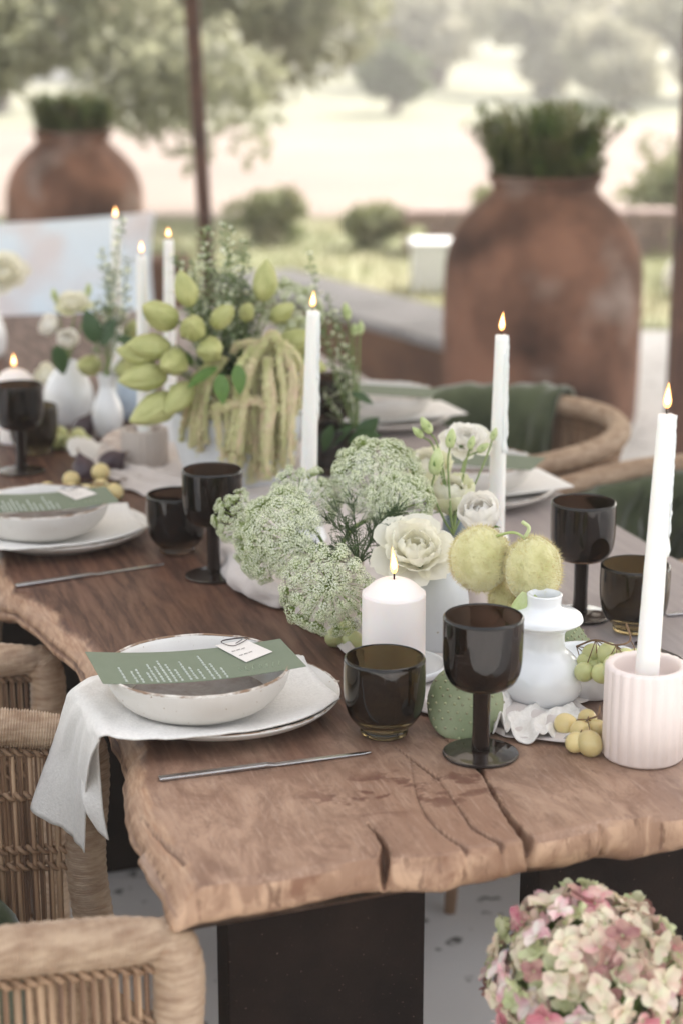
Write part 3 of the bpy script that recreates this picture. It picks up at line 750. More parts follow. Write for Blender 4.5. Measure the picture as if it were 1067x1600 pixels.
def make_chair(label, grp):
    ch = thing('wicker_chair', label, 'chair', (0, 0, 0), 0, grp)
    N = 1700; pts = []; rad = []
    for i in range(N + 1):
        s = TOT * i / N; p, nn = along(s); pts.append(Vector((p.x, p.y, rimz(s)))); rad.append(.0215 - .004 * max(0, 1 - min(s, TOT - s) / .05))
    # rim dips into the posts at both ends
    mb = MB(); mb.add(ribbed(pts, rad)); mb.build('arm_rail', m_cane, ch)
    for s in (0, TOT):
        p, nn = along(s); sg = -1 if s == 0 else 1
        pp = [Vector((p.x + .006 + .012 * math.sin(min(1, k / 68) * 1.57) - .012 + (0.004 * math.sin(k * .02)), p.y, .683 - k * .0007)) for k in range(0, 680)]
        mb = MB(); mb.add(ribbed(pp, [.012 + .011 * min(1, k / 24) for k in range(680)])); mb.build('front_post', m_cane, ch)
    nre = int(TOT / .0102)
    for i in range(nre):
        s = .028 + (TOT - .056) * i / (nre - 1); p, nn = along(s); lean = rnd.uniform(-.006, .006); q, _ = along(s + lean)
        zt = rimz(s) - .012
        mb = MB(); r = rnd.uniform(.0022, .0036)
        mid = (p + q) / 2 + nn * rnd.uniform(-.002, .002)
        mb.add(tube([(p.x, p.y, zt), (mid.x, mid.y, .45), (q.x, q.y, .225)], [r, r * 1.1, r], 6)); mb.build('reed', m_reed, ch)
    for zb, dbl in ((.60, 1), (.655, 0), (.535, 1), (.515, 1), (.405, 1), (.30, 1)):
        for k in range(2):
            pts = []; M_ = 620
            for i in range(M_ + 1):
                s = .01 + (TOT - .02) * i / M_; p, nn = along(s); ph = s / .0118 * math.pi + k * math.pi
                zz = zb + (rimz(s) - .683) * (.8 if zb > .6 else .3)
                pts.append(Vector((p.x, p.y, zz + .0035 * math.cos(ph))) + nn * .0055 * math.sin(ph))
            mb = MB(); mb.add(tube(pts, .0029, 6)); mb.build('woven_band', m_twine, ch)
    mb = MB()  # dark reeds fill the gaps, their shade painted in
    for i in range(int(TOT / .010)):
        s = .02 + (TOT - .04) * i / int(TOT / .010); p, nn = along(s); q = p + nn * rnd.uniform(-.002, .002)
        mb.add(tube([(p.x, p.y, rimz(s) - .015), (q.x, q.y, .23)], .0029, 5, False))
    o = mb.build('shaded_reeds', m_reedd, ch); o['kind'] = 'stuff'
    V, F = lathe([(0, .43), (.1, .435), (.2, .43), (.262, .415), (.27, .40), (.26, .385), (0, .385)], 40)
    V = [(x * .98 - .21, y * .98, z) for x, y, z in V]; mk('seat', V, F, m_reed, ch)
    pts = []
    for i in range(500):
        s = TOT * i / 499; p, nn = along(s); pts.append(Vector((p.x, p.y, .222)))
    mb = MB(); mb.add(ribbed(pts, .016, 8)); mb.build('base_rail', m_cane, ch)
    for x, y in ((-.02, -.235), (-.02, .235), (-.42, -.17), (-.42, .17)):
        mb = MB(); mb.add(tube([(x, y, .225), (x * 1.03, y * 1.03, .1), (x * 1.06, y * 1.06, .024)], [.018, .015, .010], 10)); mb.build('leg', m_legwood, ch)
    return ch
G1 = 'wicker tub chairs round the table'
# left chair at the near place setting: faces +b
c1 = make_chair('nearest wicker tub chair with pale wrapped arm in the bottom left corner', G1)
c1.location = TB(.035, .245); c1.rotation_euler = (0, 0, ANG); c1.scale = (1, 1, 1.035)
c2 = copy_tree(c1, None, 'wicker tub chair farther along the left side behind the hanging napkin'); c2.scale = (1, 1, 1); c2.location = TB(.02, 1.075); c2.rotation_euler = (0, 0, ANG + R_(3))
c3 = copy_tree(c1, None, 'wicker tub chair on the right below the big jar with curved pale rim'); c3.scale = (1, 1, 1); c3.location = TB(.80, 1.80); c3.rotation_euler = (0, 0, ANG + math.pi)
c4 = copy_tree(c1, None, 'wicker tub chair at the right edge with green throw over its far arm'); c4.scale = (1, 1, 1); c4.location = TB(.97, 1.16); c4.rotation_euler = (0, 0, ANG + math.pi)
# throws: cloth following a chair rim
def throw(ch, label, s0, s1, inner, outer, seed, under=False, diag=0.0):
    nu, nv = 70, 46; V = []; F = []
    for i in range(nu + 1):
        s = s0 + (s1 - s0) * i / nu
        p, nn = along(s); nn = -nn
        for j in range(nv + 1):
            t = j / nv; L = inner + outer + .08; d = t * L - inner - .04    # <0 inner side, >0 outer
            fold = 1.5 * noise.noise(Vector((s * 11 + d * 5, d * 4 - s * 3, seed))) + .8 * (1 - 2 * abs(noise.noise(Vector((s * 19 - d * 8, d * 9, seed + 5))))) - .4
            rz = rimz(s) - diag * max(0, s - .83 * TOT); r = .030
            if under and d > -.04: q = p - nn * (r - .006); q.z = rz - .012
            elif abs(d) < .04:
                a = d / .04 * math.pi / 2; off = r * math.sin(a); z = rz + r * math.cos(a) * .9
                q = p + nn * off; q.z = z + .010 * fold + .006
            else:
                dr = abs(d) - .04; sg = -1 if d < 0 else 1
                off = sg * (r + .014 * min(1, dr / .1) + (.034 if under else .022) * fold * min(1, dr / .05 + .3)); z = rz - dr * (1 + .0)
                q = p + nn * off
                if sg < 0 and z < .46:    # lies on the seat
                    ex = .46 - z; q = p - nn * (r + .012 + ex) ; z = .452 + .012 * fold
                q.z = z
            V.append(q)
    for i in range(nu):
        for j in range(nv): F.append((i * (nv + 1) + j, i * (nv + 1) + j + 1, (i + 1) * (nv + 1) + j + 1, (i + 1) * (nv + 1) + j))
    o = mk('throw_blanket', V, F, m_velvet); o.location = ch.location; o.rotation_euler = ch.rotation_euler; o.scale = ch.scale
    sm_ = o.modifiers.new('thick', 'SOLIDIFY'); sm_.thickness = .006
    return tag(o, label, 'blanket', 'green velvet throws on the chairs')
throw(c1, 'dark green throw inside the near left chair at the left edge', TOT * .45, TOT * .95, .40, .0, 1, True, 1.5)
throw(c3, 'dark green velvet throw over the back of the chair below the big jar', TOT * .03, TOT * .40, .26, .25, 2)
throw(c4, 'dark green velvet throw bunched over the far arm of the right edge chair', TOT * .02, TOT * .42, .36, .0, 3, True)
throw(c2, 'dark green throw lying in the second left chair', TOT * .3, TOT * .6, .30, .2, 4)

# ================================================================== TABLE LINEN
def loft(name, rows, nu, nv, m, wob=.0, seed=0, thick=.0016, post=None):
    A = spline([r[0] for r in rows], nu); B = spline([r[1] for r in rows], nu); V = []; F = []
    for i, (a, b) in enumerate(zip(A, B)):
        for j in range(nv + 1):
            t = j / nv; p = a.lerp(b, t)
            if post: p = post(p, i / (len(A) - 1), t)
            V.append(p)
    for i in range(len(A) - 1):
        for j in range(nv): k = i * (nv + 1) + j; F.append((k, k + 1, k + nv + 2, k + nv + 1))
    o = mk(name, V, F, m)
    if thick: s = o.modifiers.new('thick', 'SOLIDIFY'); s.thickness = thick; s.offset = 0
    return o
# --- place setting
PC = PZ(347, 1110, TZ)               # plate centre
def place_setting(dl, labels, full=True, mirror=False):
    pass
plate_prof = sm([(0, .004), (.07, .003), (.085, .0), (.095, .004), (.118, .012), (.1275, .0185), (.1302, .0215)], 3) 
plate_in = sm([(.1302, .0225), (.126, .0225), (.114, .0165), (.095, .011), (.05, .009), (0, .009)], 3)
bowl_prof = sm([(0, .003), (.045, .003), (.050, .0), (.055, .004), (.078, .014), (.094, .032), (.0995, .050)], 3)
bowl_in = sm([(.0995, .0515), (.0955, .0505), (.089, .034), (.072, .016), (.05, .0105)], 3)
def torus_ring(R, z, r, n=64, k=6, wob=.0004, seed=0):
    pts = [Vector((math.cos(2 * math.pi * i / n) * (R + wob * noise.noise(Vector((i * .3, seed, 0)))), math.sin(2 * math.pi * i / n) * R, z + wob * noise.noise(Vector((i * .4, seed, 4))))) for i in range(n + 1)]
    return tube(pts, r, k, False)
def make_plate(label, loc):
    t = thing('dinner_plate', label, 'plate', loc, 0, 'cream dinner plates with brown rims')
    V, F = lathe(plate_prof + plate_in, 96); mk('plate_body', V, F, m_ceramic, t)
    V, F = torus_ring(.1287, .0222, .0014); mk('rim', V, F, m_rim, t); return t
def make_bowl(label, loc):
    t = thing('pasta_bowl', label, 'bowl', loc, 0, 'shallow cream bowls on the plates')
    V, F = lathe(bowl_prof + bowl_in, 96); mk('bowl_body', V, F, m_ceramic, t)
    V, F = torus_ring(.0978, .0513, .0019, wob=.0007); mk('rim', V, F, m_rim, t)
    V, F = lathe([(.0745, .0186), (.05, .0112), (0, .0108)], 64); mk('shaded_glaze_centre', V, F, m_shaded_glaze, t); return t  # bowl floor disc: brown glaze with painted card shadow
NZ = .0262
def napkin_rows(full=True):
    r = [((468, 1023), (531, 1092)), ((380, 1028), (458, 1128)), ((250, 1040), (307, 1152)), ((165, 1052), (200, 1154)), ((118, 1074), (163, 1149))]
    rows = [(PZ(*a, TZ + NZ), PZ(*b, TZ + NZ)) for a, b in r]
    rows += [(PZ(103, 1096, .758), PZ(146, 1172, .752)), (PZ(88, 1150, .70), PZ(138, 1225, .69)), (PZ(70, 1210, .655), PZ(139, 1275, .645)), (PZ(53, 1265, .615), PZ(140, 1334, .595))]
    return rows
def npost(p, s, t):
    d = math.hypot(p.x - PC.x, p.y - PC.y)
    if s < .56:
        if d < .125: p = p.copy(); p.z -= .010 * (1 - max(0, (d - .085)) / .04 if d > .085 else 1)
        p.z += .0016 * noise.noise(Vector((p.x * 40, p.y * 40, 1))) * (1 if d > .07 else 0) + (.004 * math.exp(-((t - .12) / .05) ** 2) if d > .11 else 0)
    else:
        k = (s - .56) / .44; f = .005 * math.sin(t * 7 + .6) * k + .004 * noise.noise(Vector((t * 6, s * 3, 0)))
        p = p + AX * (-f) + AY * (.004 * math.sin(s * 8))
    if s >= .3: p = p + Vector((0, 0, .0018 * noise.noise(Vector((p.x * 60, p.y * 60, p.z * 60)))))
    return p
def knife(label, p0, p1, m, w=.006, grp=None):
    d = p1 - p0; L = d.length; t = thing('table_knife', label, 'knife', p0, math.atan2(d.y, d.x), grp)
    V = []; F = []
    N = 24
    for i in range(N + 1):
        s = i / N; ww = w * (1.15 - .25 * s) if s < .5 else w * (.95 - .5 * (s - .5)) * (1 if s < .97 else .5)
        hh = .0032 * (1 - .55 * (s > .5))
        for dx_, dz_ in ((-.5, 0), (.5, 0), (.5, 1), (-.5, 1)): V.append((L * s, dx_ * ww, dz_ * hh))
    for i in range(N):
        for k in range(4): a = i * 4 + k; b = i * 4 + (k + 1) % 4; F.append((a, b, b + 4, a + 4))
    F += [(3, 2, 1, 0), (N * 4, N * 4 + 1, N * 4 + 2, N * 4 + 3)]
    h = [f for f in F if min(f) < N * 2]; bl = [f for f in F if min(f) >= N * 2]
    bevel(mk('handle', V, h, m, t, False), .0008); bevel(mk('blade', V, bl, m, t, False), .0006)
    return t
# script strokes for the menu
def strokes(n, seed, w, h, col0, along_y=True):
    rg = random.Random(seed); mb = MB()
    return mb
def card_set(root_off, labels, seed):
    cs = [PZ(134, 1030, .8165), PZ(438, 1004, .8165), PZ(479, 1047, .8155), PZ(162, 1080, .812)]
    cs = [c_ + root_off + Vector((0, 0, .004)) for c_ in cs]
    org = sum(cs, Vector()) / 4
    def P(s, t, lift=0):
        p = (cs[0] * (1 - s) + cs[1] * s) * (1 - t) + (cs[3] * (1 - s) + cs[2] * s) * t
        return p - org + Vector((0, 0, -.005 * math.sin(math.pi * s) + .004 * (1 - s) ** 3 + lift))
    t_ = thing('menu_card', labels[0], 'card', org, 0, 'long sage menu cards')
    V = [P(i / 24, j / 6, k * .0006) for k in (0, 1) for i in range(25) for j in range(7)]; F = []
    for k in (0, 1):
        for i in range(24):
            for j in range(6): a = k * 175 + i * 7 + j; F.append((a, a + 1, a + 8, a + 7) if k else (a, a + 7, a + 8, a + 1))
    bl = [i * 7 for i in range(25)] + [24 * 7 + j for j in range(1, 7)] + [i * 7 + 6 for i in range(23, -1, -1)] + [j for j in range(5, 0, -1)]
    for i in range(len(bl)): a, b = bl[i], bl[(i + 1) % len(bl)]; F.append((a, b, b + 175, a + 175))
    mk('card', V, F, m_card, t_, False)
    rg = random.Random(seed); mb = MB()
    # menu lines: small writing running across the short side, grouped in courses
    lines = [(.12, .50, .95), (.17, .62, .95), (.20, .55, .93), (.245, .66, .95), (.27, .40, .96), (.30, .48, .95), (.33, .30, .96), (.36, .42, .95), (.39, .60, .95), (.435, .36, .96), (.465, .55, .95), (.50, .64, .95), (.545, .22, .96), (.575, .50, .95), (.61, .66, .95)]
    for s0, t0_, t1_ in lines:
        tt = t0_
        while tt < t1_:
            L = rg.uniform(.03, .09); pts = []
            for k in range(9):
                q = tt + L * k / 8; pts.append(P(s0 + .05 * (q - .95) * -.0 + .006 * math.sin(k * 2.4 + rg.random()), min(.98, q), .0009))
            mb.add(tube(pts, .00042, 4)); tt += L + .022
    mb.build('writing', m_ink, t_)
    mb = MB()
    for w_ in range(7):
        s0 = .70 + w_ * .032; pts = [P(s0 + .010 * math.cos(k * 1.1 + w_), .80 - s0 * .02 + .07 * math.sin(k * 1.1 + w_ * .7), .0007) for k in range(5)]
        mb.add(tube(pts, .0006, 4))
    mb.build('embossed_letters', m_emb, t_)
    # ivory name tag, clipped on
    q = [(.665, -.04), (.83, -.10), (.905, .42), (.745, .62)]
    zt = .0016
    tagp = [P(s, t, zt) for s, t in q]; n0 = org
    tt_ = thing('name_tag', labels[1], 'card', org, 0, 'small ivory name tags')
    mb = MB(); mb.add((tagp + [p + Vector((0, 0, .0006)) for p in tagp], [(3, 2, 1, 0), (4, 5, 6, 7), (0, 1, 5, 4), (1, 2, 6, 5), (2, 3, 7, 6), (3, 0, 4, 7)])); mb.build('card', m_tag, tt_, False)
    mb = MB()
    for ln in range(2):
        for w_ in range(3):
            b0_ = tagp[3].lerp(tagp[0], .30 + ln * .25); b1_ = tagp[2].lerp(tagp[1], .30 + ln * .25)
            pts = [b0_.lerp(b1_, .1 + w_ * .17 + k * .016) + Vector((.0004 * math.sin(k * 2.2), .0018 * math.sin(k * 2.0 + w_ + ln), .0010)) for k in range(9)]
            mb.add(tube(pts, .00030, 4))
    mb.build('writing', m_dink, tt_)
    c_ = tagp[0].lerp(tagp[1], .62); u_ = (tagp[1] - tagp[0]).normalized(); w_ = (tagp[0] - tagp[3]).normalized()
    pts = [c_ + u_ * x * 1.25 + w_ * y * 1.25 + Vector((0, 0, .0018)) for x, y in [(-.011, .001), (-.006, .006), (.010, .004), (.013, -.001), (-.003, -.011), (-.009, -.010), (-.011, .001), (-.007, .0045), (.006, .003), (.008, 0), (-.002, -.007)]]
    cl = mk('paper_clip', *tube(spline(pts, 4), .00045, 6), m_wire, None); cl.location = org
    tag(cl, labels[2], 'paper clip', 'wire clips on the name tags')
def setting(delta, L, front=True):
    D = Vector(delta)
    make_plate(L[0], PC + D)
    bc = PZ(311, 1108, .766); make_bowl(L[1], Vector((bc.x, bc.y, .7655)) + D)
    rows = [(a + D * 0, b + D * 0) for a, b in napkin_rows()]
    o = loft('linen_napkin', rows, 8, 30, m_napkin, post=npost); o.location = D; tag(o, L[2], 'napkin', 'white linen napkins between plate and bowl')
    if front:     # the folded under-layer hanging behind
        rows = [(PZ(140, 1120, TZ + .012), PZ(163, 1152, TZ + .012)), (PZ(136, 1150, .745), PZ(160, 1170, .745)), (PZ(134, 1200, .70), PZ(163, 1215, .70)), (PZ(136, 1255, .665), PZ(168, 1270, .66)), (PZ(160, 1298, .635), PZ(176, 1312, .63))]
        rows = [(a - AX * .004, b - AX * .004) for a, b in rows]
        mk_ = loft('under_fold', rows, 6, 8, m_napkin); mk_.parent = o
    card_set(D, L[3:6], 3 if front else 5)
setting((0, 0, 0), ['cream dinner plate nearest the camera with brown speckled rim', 'shallow cream bowl nearest the camera under the sage card', 'white linen napkin hanging over the near left table edge',
                    'long sage green menu card on the nearest bowl', 'ivory name tag clipped to the nearest menu card', 'wire clip on the nearest ivory name tag'])
D2 = PZ(96, 842, TZ) - PC
setting(D2, ['cream dinner plate at the left edge of the picture', 'shallow cream bowl on the left edge plate', 'white napkin on the left edge plate pointing to the tumbler',
             'sage menu card on the left edge bowl', 'ivory name tag on the left edge menu card', 'wire clip on the left edge name tag'], False)
# settings along the right side of the table (turned half round)
def setting_r(c, L, rot=math.pi):
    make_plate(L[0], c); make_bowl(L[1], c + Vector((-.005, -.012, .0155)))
    a = R_(20)
    rows = [(Vector((-.15, .075, .773)), Vector((-.15, -.065, .773))), (Vector((-.05, .08, .7725)), Vector((-.05, -.08, .7725))), (Vector((.05, .08, .7725)), Vector((.05, -.08, .7725))), (Vector((.145, .06, .773)), Vector((.145, -.07, .773)))]
    rows = [(Matrix.Rotation(a, 3, 'Z') @ p, Matrix.Rotation(a, 3, 'Z') @ q) for p, q in rows]
    o = loft('linen_napkin', rows, 6, 14, m_napkin); o.location = (c.x, c.y, 0); tag(o, L[2], 'napkin', 'white linen napkins between plate and bowl')
    V = []; F = []
    mb = MB(); mb.add(box(-.105, .105, -.042, .042, 0, .0008))
    o = mb.build('menu_card', m_card, None, False); o.location = (c.x + .0, c.y - .02, .8185); o.rotation_euler = (R_(1), R_(-1), R_(-22)); tag(o, L[3], 'card', 'long sage menu cards')
setting_r(PZ(738, 778, TZ), ['cream dinner plate on the right side behind the dripping candle', 'shallow cream bowl on the right side plate', 'white napkin on the right side plate', 'sage menu card on the right side bowl below the chair'])
setting_r(PZ(598, 662, TZ), ['cream dinner plate far along the right side behind the herb vase', 'shallow cream bowl far along the right side', 'white napkin far along the right side', 'sage menu card on the far right side bowl'])
# draped pale napkin beside the far plate
knife('polished steel knife lying in front of the nearest plate', PZ(249, 1219, TZ + .001), PZ(579, 1176, TZ + .001), m_steel, .0078, 'steel knives on the table')
knife('polished steel knife lying below the left edge plate', PZ(26, 917, TZ + .001), PZ(257, 882, TZ + .001), m_steel, .0078, 'steel knives on the table')
knife('dark steel knife at the right edge behind the fluted holder', PZ(995, 1005, TZ + .001), PZ(1120, 1055, TZ + .001), m_blacksteel, .010, 'steel knives on the table')
knife('steel knife at the right edge beside the olive tumbler', PZ(1040, 962, TZ + .001), PZ(1180, 950, TZ + .001), m_steel, .008, 'steel knives on the table')

# --- gauze runner: crumpled strip down the middle
def runner():
    Lpx = [(772, 1152), (700, 1130), (655, 1118), (560, 1060), (500, 1000), (446, 938), (395, 905), (352, 862), (330, 838), (300, 790), (235, 775), (150, 742), (120, 700)]
    Rpx = [(905, 1168), (918, 1110), (930, 1060), (880, 1000), (850, 950), (800, 905), (760, 880), (720, 840), (690, 800), (640, 760), (560, 720), (450, 695), (400, 670)]
    rows = [(PZ(*a, TZ + .001), PZ(*b, TZ + .001)) for a, b in zip(Lpx, Rpx)]
    def post(p, s, t):
        q = Vector((p.x * 13, p.y * 9, 2)); n1 = noise.noise(q); n2 = noise.noise(q * 2.7)
        ridge = (1 - abs(n1) * 2.2); ridge = max(0, ridge) ** 2
        edge = max(0, 1 - min(t, 1 - t) / .12)
        roll = .030 * math.exp(-((t - .055) / .035) ** 2) * (1 if .32 < s < .7 else .35)
        w_ = .012 * math.sin(s * 50 + n1 * 4) * edge
        return p + AX * w_ + Vector((0, 0, .001 + .007 * ridge * min(1, t * 8) + .002 * (n2 + 1) + roll * (.7 + .6 * n2) + .010 * math.exp(-((t - .16) / .02) ** 2) * (s > .3) ))
    o = loft('table_runner', rows, 12, 90, m_runner, post=post, thick=.0012); return tag(o, 'crumpled taupe gauze runner down the middle of the table', 'runner')
runner()
# curled end of runner under the gourd vase: separate soft rolls
def clothroll(name, label, pts, r, flat=.5, seed=0, m=m_runner):
    P_ = spline(pts, 8)
    def md(i, t): return 1 + .35 * noise.noise(Vector((i * .25, math.cos(t) * 1.5, seed + math.sin(t) * 1.5))) + .12 * math.sin(3 * t + i * .3)
    V, F = tube(P_, [r * (.45 + .55 * math.sin(math.pi * min(1, max(0, (i + .5) / len(P_)))) ** .6) for i in range(len(P_))], 24, True, md)
    V = [Vector((v.x, v.y, max(TZ + .0025, TZ + (v.z - TZ) * flat))) for v in V]
    return V, F
def cpost(p, s, t):
    n1 = noise.noise(Vector((p.x * 34, p.y * 26, 5))); n2 = noise.noise(Vector((p.x * 80, p.y * 70, 3)))
    return p + Vector((.003 * n2, .006 * n1 * abs(t - .5), .0035 + .016 * max(0, 1 - 2.4 * abs(n1)) ** 2 * (1 - .5 * s) + .003 * n2 + .020 * math.exp(-((s - .10) / .06) ** 2) * (.6 + .4 * t)))
rows = [(PZ(776, 1112, TZ), PZ(770, 1164, TZ)), (PZ(800, 1104, TZ), PZ(795, 1158, TZ)), (PZ(830, 1104, TZ), PZ(830, 1166, TZ)), (PZ(865, 1108, TZ), PZ(870, 1160, TZ)), (PZ(905, 1118, TZ), PZ(905, 1172, TZ))]
tag(loft('gauze_fold', rows, 16, 44, m_napkin, post=cpost, thick=.0012), 'rumpled white cloth end in front of the squat white vase', 'cloth')
V, F = clothroll('', '', [PZ(352, 862, TZ + .012), PZ(380, 895, TZ + .016), PZ(410, 918, TZ + .016), PZ(450, 938, TZ + .012)], .024, 1.0, 7)
tag(mk('gauze_fold', V, F, m_runner), 'thick taupe gauze fold beside the left goblet foot', 'cloth')

# ================================================================== GLASSWARE
def goblet(label, loc, m=m_glass):
    t = thing('wine_goblet', label, 'goblet', loc, rnd.random() * 6, 'smoky glass goblets')
    outer = sm([(.0175, .0735), (.030, .078), (.0375, .088), (.0405, .102), (.0412, .125), (.0413, .148)], 5)
    inner = sm([(.0413, .1495), (.0402, .1510), (.0388, .1495), (.0378, .126), (.0365, .104), (.032, .090), (.022, .083), (0, .081)], 5)
    V, F = lathe([(0, .0735)] + outer + inner, 64); mk('bowl', V, F, m, t)
    V, F = lathe([(0, .0728)] + sm([(.0095, .0728), (.0092, .06), (.0090, .03), (.0098, .0075)], 4) + [(0, .0072)], 32); mk('stem', V, F, m_glassd, t)
    V, F = lathe([(0, .0068)] + sm([(.014, .0064), (.028, .0044), (.0375, .0034), (.0395, .0020), (.0380, .0004)], 4) + [(0, .0002)], 64); mk('foot', V, F, m_glassd, t)
    return t
def tumbler(label, loc, m=m_glassg, s=1.0):
    t = thing('glass_tumbler', label, 'tumbler', loc, rnd.random() * 6, 'smoky glass tumblers')
    pr = [(0, .0012)] + sm([(.022, .0008), (.025, .002), (.0255, .006), (.0245, .0085), (.030, .0125), (.0385, .024), (.0425, .042), (.0435, .064), (.0432, .0835)], 5) + \
        sm([(.0430, .0850), (.0417, .0862), (.0402, .0848), (.0403, .064), (.0390, .042), (.0345, .026), (.024, .0175), (0, .0165)], 5)
    V, F = lathe([(r * s, z * s) for r, z in pr], 64); mk('tumbler_body', V, F, m, t); return t
goblet('smoky goblet in the middle foreground beside the cactus pad', PZ(750, 1179, TZ))
goblet('smoky goblet behind the hairy gourds on the right', PZ(905, 962, TZ + .001))
goblet('tall smoky goblet on the left next to the flower heads', PZ(335, 900, TZ))
goblet('smoky goblet at the far left edge with floating candle behind', PZ(35, 737, TZ))
tumbler('dark tumbler in the foreground between knife and pillar candle', PZ(600, 1146, TZ))
tumbler('olive tumbler at the right edge behind the leaning taper', PZ(988, 985, TZ))
tumbler('dark tumbler standing left of the tall goblet', PZ(278, 862, TZ), m_glass)
tumbler('dark tumbler behind the far left goblet', PZ(55, 708, TZ))
tumbler('dark tumbler among leaves right of the second taper', PZ(520, 745, TZ), m_glass)
goblet('dark goblet half hidden behind the herb vase', PZ(513, 722, TZ), m_glass)

# ================================================================== CANDLES
def flame(t, base, h=.03, r=.0042, lean=None):
    lean = rnd.uniform(-.12, .16) if lean is None else lean; h *= rnd.uniform(.88, 1.12)
    def body(k, z0):
        V, F = lathe(sm([(0, 0), (r * k * .7, h * k * .10), (r * k, h * k * .28), (r * k * .75, h * k * .52), (r * k * .3, h * k * .82), (0, h * k)], 4), 16)
        return [(x + base[0] + lean * (z + z0) ** 2 * 25, y + base[1], z + base[2] + z0) for x, y, z in V], F
    f = mk('flame', *body(1, 0), m_flame, t); mk('flame_core', *body(.62, h * .16), m_flamecore, f)
def taper(label, base, top, r=.0115, fl=.028, drips=True, grp='white taper candles', seed=0):
    base = Vector(base); top = Vector(top); t = thing('taper_candle', label, 'candle', base, 0, grp); d = top - base
    N = 40; pts = [d * (i / N) for i in range(N + 1)]; rad = [r * (1 - .30 * (i / N) ** 1.3) * (1 + .006 * math.sin(i * 1.7 + seed)) for i in range(N + 1)]
    pts.append(d * (1.003)); rad.append(rad[-1] * .82); pts.append(d * 1.0); rad.append(rad[-2] * .45)
    V, F = tube(pts, rad, 24); mk('candle_body', V, F, m_wax, t)
    mb = MB(); mb.add(tube([d, d + Vector((0, 0, .005)), d + Vector((.0012, 0, .010))], .0008, 6)); mb.build('wick', m_wick, t)
    flame(t, d + Vector((0, 0, .006)), fl)
    if drips:
        rg = random.Random(seed); mb = MB()
        for k in range(drips):
            s0 = 1 - rg.random() ** 1.2 * .12; L = rg.uniform(.06, .5); 
            th = rg.gauss(-.2, .35); q = Vector((math.cos(th), math.sin(th), 0))
            M_ = 18; pts = []; rr = []
            for i in range(M_ + 1):
                f = i / M_; ss = s0 - L * f; rb = r * (1 - .30 * ss ** 1.3)
                pts.append(d * ss + q * (rb + .0002) + Vector((.0006 * math.sin(i * 1.3 + k), .0006 * math.sin(i * .9), 0)))
                rr.append(.0012 + .0010 * abs(noise.noise(Vector((i * .6, k * 3, seed)))) + (.0012 if i == M_ - 1 else 0))
            mb.add(tube(pts, rr, 8))
        mb.build('wax_drip', m_wax, t)
    return t
def fluted(label, loc, m, R=.039, H=.10, n=20, grp='fluted ceramic candle holders'):
    t = thing('candle_holder', label, 'candle holder', loc, 0, grp)
    md = lambda r, z, th: r * (1 + (.045 * (abs(math.cos(th * n / 2)) ** .8 - .5) if r > R * .85 and z > .002 else 0))
    pr = [(0, .001), (R * .95, .001), (R, .004), (R, H * .5), (R, H - .003), (R * .975, H)] 
    inn = sm([(R * .84, H), (R * .80, H - .003), (R * .78, H - .018), (R * .7, H - .022), (R * .36, H - .023), (R * .345, H - .03)], 3) + [(0, H - .03)]
    V, F = lathe(pr + inn, 160, md); mk('holder_body', V, F, m, t); return t
def cup_holder(label, loc, m, R=.03, H=.05):
    t = thing('candle_holder', label, 'candle holder', loc, 0, 'small ceramic candle holders')
    V, F = lathe([(0, .001)] + sm([(R, .001), (R * 1.02, .006), (R * .8, H * .5), (R * .62, H * .9), (R * .6, H)], 4) + [(R * .42, H), (R * .40, H - .012), (0, H - .012)], 40); mk('holder_body', V, F, m, t); return t
hp = PZ(1003, 1180, TZ); H3 = .100
fluted('pale pink fluted candle holder at the right edge of the table', hp, m_blush, .0415, H3, 22)
c3b = Vector((hp.x + .0, hp.y - .002, TZ + H3 - .0225)); taper('tall taper leaning right in the pink fluted holder', c3b, PY(1041, 648, hp.y + .004), .0122, .030, 9, seed=3)
hp2 = PZ(772, 892, TZ); cup_holder('small white holder under the centre right taper', hp2, m_white)
taper('tall dripping taper right of centre before the big jar', Vector((hp2.x, hp2.y, TZ + .04)), PY(783, 524, hp2.y), .0122, .028, 12, seed=5)
hp1 = PZ(481, 850, TZ); cup_holder('small white holder under the centre taper', hp1, m_white)
taper('tall taper in the centre beside the hanging amaranth', Vector((hp1.x, hp1.y, TZ + .04)), PY(489, 486, hp1.y), .0125, .022, 8, seed=8)
h4 = PZ(228, 728, TZ); fluted('taupe fluted candle holder in front of the blue vase', h4, m_taupe, .040, .066, 22)
taper('plain taper in the taupe fluted holder', Vector((h4.x, h4.y, TZ + .05)), PY(222, 400, h4.y), .0125, .022, 0, seed=2)
h5 = PZ(268, 690, TZ); cup_holder('small white holder hidden behind the footed bowl', h5, m_white)
taper('plain taper behind the lime seed pods', Vector((h5.x, h5.y, TZ + .04)), PY(264, 375, h5.y), .0125, .016, 0, seed=1)
h6 = PZ(184, 655, TZ); cup_holder('small white holder behind the bud vase', h6, m_white)
taper('farthest taper behind the herb sprigs at left', Vector((h6.x, h6.y, TZ + .04)), PY(181, 344, h6.y), .0120, .022, 0, seed=6)
